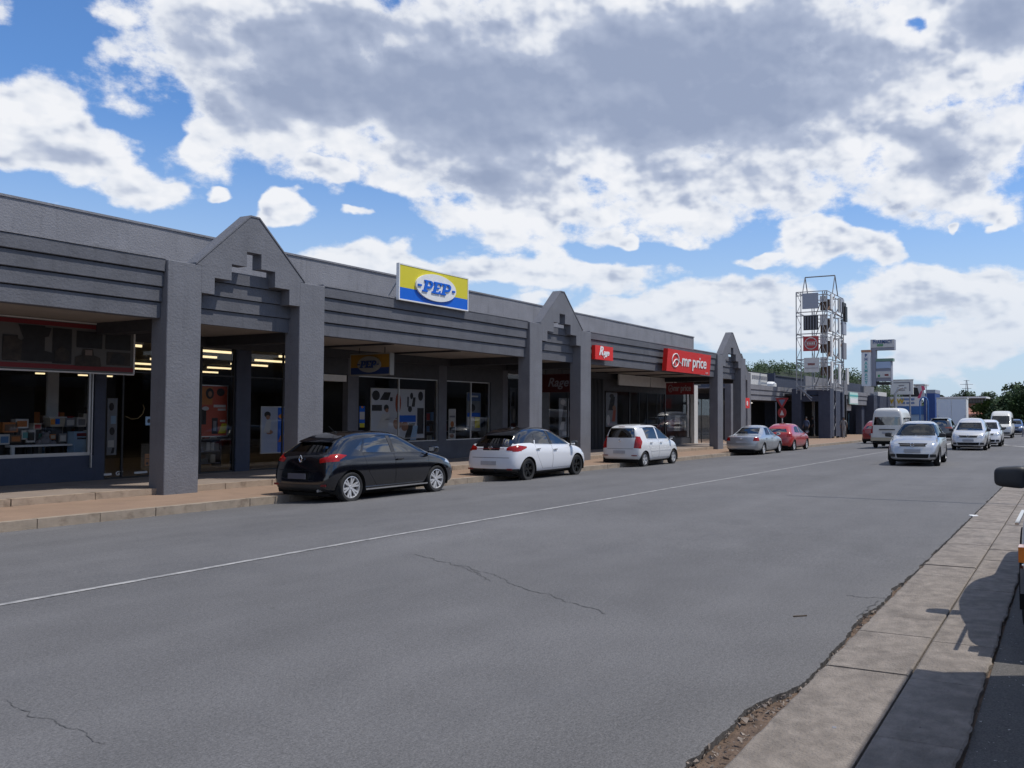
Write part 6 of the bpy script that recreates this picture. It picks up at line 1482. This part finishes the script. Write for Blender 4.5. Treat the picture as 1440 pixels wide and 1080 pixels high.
def person(label, loc, rz, shirt, trousers, stride=.18, bag=None, group=None):
    t = thing('person', label, 'person', loc, rz, group)
    j = {'pel': (0, 0, .93), 'sp': (0, 0, 1.15), 'ch': (.01, 0, 1.36), 'nk': (.02, 0, 1.50), 'hd': (.04, 0, 1.62), 'ht': (.04, 0, 1.71)}
    for s, k in ((-1, 'r'), (1, 'l')):
        f = s*stride
        j.update({'hip'+k: (0, s*.10, .90), 'kn'+k: (f*.5+.03, s*.10, .50), 'an'+k: (f-.02, s*.10, .09), 'to'+k: (f+.13, s*.11, .03),
                  'sh'+k: (.0, s*.19, 1.42), 'el'+k: (-f*.4-.02, s*.25, 1.15), 'ha'+k: (-f*.6+.08, s*.25, .92), 'fi'+k: (-f*.6+.10, s*.25, .82)})
    E_ = [('pel', 'sp'), ('sp', 'ch'), ('ch', 'nk'), ('nk', 'hd'), ('hd', 'ht')]
    for k in 'rl': E_ += [('pel', 'hip'+k), ('hip'+k, 'kn'+k), ('kn'+k, 'an'+k), ('an'+k, 'to'+k), ('ch', 'sh'+k), ('sh'+k, 'el'+k), ('el'+k, 'ha'+k), ('ha'+k, 'fi'+k)]
    rad_ = {'pel': .13, 'sp': .125, 'ch': .135, 'nk': .055, 'hd': .088, 'ht': .07, 'hip': .095, 'kn': .062, 'an': .045, 'to': .035, 'sh': .06, 'el': .043, 'ha': .032, 'fi': .022}
    names = list(j); me = bpy.data.meshes.new('p'); me.from_pydata([j[n_] for n_ in names], [(names.index(a), names.index(b)) for a, b in E_], [])
    ob = bpy.data.objects.new('p', me); COL.objects.link(ob); sk = ob.modifiers.new('s', 'SKIN'); ob.modifiers.new('u', 'SUBSURF').levels = 1
    for i, n_ in enumerate(names):
        r = rad_.get(n_) or rad_[n_[:-1]]; me.skin_vertices[0].data[i].radius = (r, r*(1.0)); me.skin_vertices[0].data[i].use_root = (n_ == 'pel')
    dg = bpy.context.evaluated_depsgraph_get(); dg.update(); m2 = bpy.data.meshes.new_from_object(ob.evaluated_get(dg)); bpy.data.objects.remove(ob)
    m2.materials.clear()
    for m in (SKIN, shirt, trousers, BLACK): m2.materials.append(m)
    for p in m2.polygons:
        c = p.center; p.use_smooth = True
        p.material_index = 3 if (c.z < .10 or c.z > 1.66) else (2 if c.z < .98 and abs(c.y) < .2 else (0 if c.z > 1.49 or (abs(c.y) > .2 and c.z < 1.12) else 1))
    b = bpy.data.objects.new('body', m2); COL.objects.link(b); b.parent = t
    bm = bmesh.new(); bmesh.ops.create_icosphere(bm, subdivisions=2, radius=.098, matrix=Matrix.Translation((.025, 0, 1.685)) @ Matrix.Diagonal((1.05, .95, .8, 1))); fin_bm('hair', bm, BLACK, t, smooth=60)
    if bag: bobj('carried_bag', (-.05, .12, .24, .36, .55, .85), bag, t, .02)
    return t
zp = lambda X: gz(X, YK)+KT+.01
cloth_d = mat('cloth_dark', (.015, .016, .022), .9); cloth_b = mat('cloth_blue', (.05, .07, .13), .9); cloth_g = mat('cloth_grey', (.25, .24, .23), .9)
person('person in dark blue top and dark trousers standing at the left of the gateway', (67.6, YatX(1134, 67.6), zp(67.6)), PI*.9, cloth_b, cloth_d, .08)
person('person in black clothes standing deeper inside the blue gateway', (70.5, YatX(1143, 70.5), zp(70.)+.05), PI*.6, cloth_d, cloth_d, .05)
person('person in pale grey top walking past the right side of the blue pier', (70.3, 16.9, zp(70.)), PI, cloth_g, cloth_g, .15)
person('person in long black clothes walking past the blue pier on the pavement', (72.2, YatX(1177.5, 72.2), zp(72.)), .1, cloth_d, cloth_d, .2)
person('person in dark clothes standing before the green signboard shop window', (88, YatX(1209.5, 88), zp(88)), PI, cloth_d, cloth_b, .1)

# unseen street lamp added on the near side so its arm shades the road
LP = thing('street_lamp', 'tall unseen near side street lamp added outside the right edge to shade the road', 'street lamp', (18.9, -4.2, gz(18.9, 0)-.02))
bm = bmesh.new(); bar(bm, (0, 0, 0), (0, 0, 10.6), .10, 12, r2=.06); fin_bm('pole', bm, STEEL, LP, smooth=40)
bm = bmesh.new(); bar(bm, (0, 0, 10.6), (0, 4.4, 10.75), .045, 8, r2=.03); fin_bm('arm', bm, STEEL, LP, smooth=40)

# ------------------------------------------------------------------ trees
def leafmesh(name, n, rx, rz_, size, seed, clumps=16, flat=0.):
    rr = random.Random(seed); bm = bmesh.new(); cs = []
    for k in range(clumps):
        while True:
            v = Vector((rr.uniform(-1, 1), rr.uniform(-1, 1), rr.uniform(-1, 1)))
            if .35 < v.length < 1: break
        cs.append((Vector((v.x*rx*.74, v.y*rx*.74, v.z*rz_*.74)), rr.uniform(.24, .42)*min(rx, rz_)))
    for i in range(n):
        c, r_ = cs[i % clumps]; v = Vector((rr.gauss(0, 1), rr.gauss(0, 1), rr.gauss(0, 1))).normalized()*r_*(rr.random()**.4)
        p = c+Vector((v.x, v.y, v.z*.8)); a = Vector((rr.gauss(0, 1), rr.gauss(0, 1), rr.gauss(0, 1)*.6)).normalized(); b = a.orthogonal().normalized(); s = size*rr.uniform(.6, 1.3)
        bm.faces.new([bm.verts.new(p+a*s), bm.verts.new(p+b*s*.6), bm.verts.new(p-a*s), bm.verts.new(p-b*s*.6)])
    me = bpy.data.meshes.new(name); bm.to_mesh(me); bm.free(); return me
def woodmesh(h, rx):
    bm = bmesh.new(); bar(bm, (0, 0, -1), (.1, 0, h), .28, 8, r2=.16); rr = random.Random(4)
    for k in range(6):
        a = k*1.1; bar(bm, (.08, 0, h*(.6+.07*k)), (rx*.6*math.cos(a), rx*.6*math.sin(a), h*(1.05+.08*k)), .10, 6, r2=.04)
    me = bpy.data.meshes.new('trunk'); bmesh.ops.recalc_face_normals(bm, faces=bm.faces); bm.to_mesh(me); bm.free(); return me
LM = [leafmesh('crown', 4200, 3.2, 2.5, .17, 1, 22), leafmesh('crown', 4200, 2.8, 2.8, .17, 2, 18), leafmesh('crown', 4200, 3.5, 2.2, .17, 3, 24)]
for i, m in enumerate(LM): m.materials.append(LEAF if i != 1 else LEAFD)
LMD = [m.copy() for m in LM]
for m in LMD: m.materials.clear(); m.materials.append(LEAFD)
WM = woodmesh(2.6, 3.0); WM.materials.append(BARK)
def tree(X, Y, ztop, sc, k, dark, label, group, zb=-1.2):
    t = thing('tree', label, 'tree', (X, Y, zb), k*1.3, group)
    h = (ztop-zb); crown_r = 2.5*sc
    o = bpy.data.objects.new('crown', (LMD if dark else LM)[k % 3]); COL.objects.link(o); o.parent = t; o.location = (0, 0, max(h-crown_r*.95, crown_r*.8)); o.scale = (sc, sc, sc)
    o = bpy.data.objects.new('trunk', WM); COL.objects.link(o); o.parent = t; o.scale = (sc, sc, max(.3, (h-crown_r*1.3)/2.6))
k = 0
GR = 'trees at the end of the road'
def ptree(px, py, d, sc, dark, label, group=GR, zb=-1.2):
    global k
    p = atd(px, py, d); tree(p.x, p.y, p.z, sc, k, dark, label, group, zb); k += 1
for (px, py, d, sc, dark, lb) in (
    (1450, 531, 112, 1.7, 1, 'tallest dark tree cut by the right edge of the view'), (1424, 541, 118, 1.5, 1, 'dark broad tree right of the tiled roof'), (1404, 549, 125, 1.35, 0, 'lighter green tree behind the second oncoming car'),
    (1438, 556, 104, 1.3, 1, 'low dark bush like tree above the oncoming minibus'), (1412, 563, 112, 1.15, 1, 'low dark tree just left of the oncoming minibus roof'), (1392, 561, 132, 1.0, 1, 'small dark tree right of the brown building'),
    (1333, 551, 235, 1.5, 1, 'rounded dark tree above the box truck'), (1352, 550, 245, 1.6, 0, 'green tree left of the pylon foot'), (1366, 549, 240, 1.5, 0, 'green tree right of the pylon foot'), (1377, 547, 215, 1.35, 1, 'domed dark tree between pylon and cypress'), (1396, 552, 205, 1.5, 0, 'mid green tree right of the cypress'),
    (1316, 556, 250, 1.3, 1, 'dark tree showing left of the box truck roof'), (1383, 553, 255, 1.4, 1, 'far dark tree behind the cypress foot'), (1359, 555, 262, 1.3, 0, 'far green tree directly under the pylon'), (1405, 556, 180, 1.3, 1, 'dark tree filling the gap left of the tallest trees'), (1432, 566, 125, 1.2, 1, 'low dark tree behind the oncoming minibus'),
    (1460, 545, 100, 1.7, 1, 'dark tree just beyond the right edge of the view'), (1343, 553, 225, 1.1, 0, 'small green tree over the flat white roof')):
    ptree(px, py, d, sc, dark, lb)
# cypress
p = atd(1388, 543, 200); t = thing('cypress_tree', 'single narrow dark cypress above the far tree line', 'tree', (p.x, p.y, -1.2))
m = leafmesh('crown', 1500, 1.0, 3.4, .22, 9, 14); m.materials.append(LEAFD); o = bpy.data.objects.new('crown', m); COL.objects.link(o); o.parent = t; o.location = (0, 0, p.z+1.2-3.0)
bm = bmesh.new(); bar(bm, (0, 0, -1), (0, 0, p.z+1.2-3), .2, 6); fin_bm('trunk', bm, BARK, t)
# wooded hill behind the blue building
HC = atd(1165, 560, 230)
bm = bmesh.new(); nx_, ny_ = 26, 16
def hz_(u, v): return max(0, 1-(u*u+v*v))**.8
hillp = lambda u, v: Vector((HC.x+u*46+v*20, HC.y+18-v*46+u*6, -1.5+15.5*hz_(u, v)*(1+.12*noise.noise(Vector((u*3, v*3, 0))))))
Vv = [[bm.verts.new(hillp(-1+2*i/nx_, -1+2*j/ny_)) for j in range(ny_+1)] for i in range(nx_+1)]
for i in range(nx_):
    for j in range(ny_): bm.faces.new([Vv[i][j], Vv[i+1][j], Vv[i+1][j+1], Vv[i][j+1]])
setp(fin_bm('hill', bm, mat('hill_green', (.018, .028, .012), .95, var=.3, vscale=.3), smooth=60), kind='structure')
rr = random.Random(31); bm = bmesh.new(); cl_ = []
for i in range(900):
    u, v = rr.uniform(-.95, .95), rr.uniform(-.95, .95)
    if u*u+v*v < .95: cl_.append((hillp(u, v)+Vector((0, 0, rr.uniform(.2, 1.6))), rr.uniform(.9, 2.0)))
for c, r_ in cl_:
    for q in range(46):
        v = Vector((rr.gauss(0, 1), rr.gauss(0, 1), rr.gauss(0, 1))).normalized()*r_*rr.random()**.4; p = c+v; a = Vector((rr.gauss(0, 1), rr.gauss(0, 1), rr.gauss(0, 1)*.6)).normalized(); b = a.orthogonal().normalized(); s = .28*rr.uniform(.6, 1.3)
        bm.faces.new([bm.verts.new(p+a*s), bm.verts.new(p+b*s*.6), bm.verts.new(p-a*s), bm.verts.new(p-b*s*.6)])
setp(fin_bm('hillside_wood', bm, LEAFD, recalc=False), 'dense green wood covering the low hill behind the sign tower', 'wood', kind='stuff')
# left and far tree line closing the horizon
rr = random.Random(8)
for i in range(16):
    px = 960+i*26; 
    if 1040 < px < 1330: continue
# ------------------------------------------------------------------ the other side of the street (outside the view, mirrored in the shop glass)
OP = thing('opposite_shops', 'dark fronted low shop row across the street outside the right of the view', 'building')
bobj('wall', (-34, 120, -22, -13, -.8, 5.4), mat('opposite_wall', (.20, .19, .18), .8, var=.1, vscale=1), OP)
bobj('canopy', (-34, 120, -12.99, -10.4, 3.1, 3.45), DGREY, OP)
for i in range(26):
    x = -33+i*5.9; bobj('shop_front', (x, x+5.0, -12.99, -12.95, -.4, 2.9), BLACK if i % 3 else DGREY, OP); bobj('post', (x-.6, x-.35, -10.8, -10.5, -.6, 3.09), DGREY, OP)
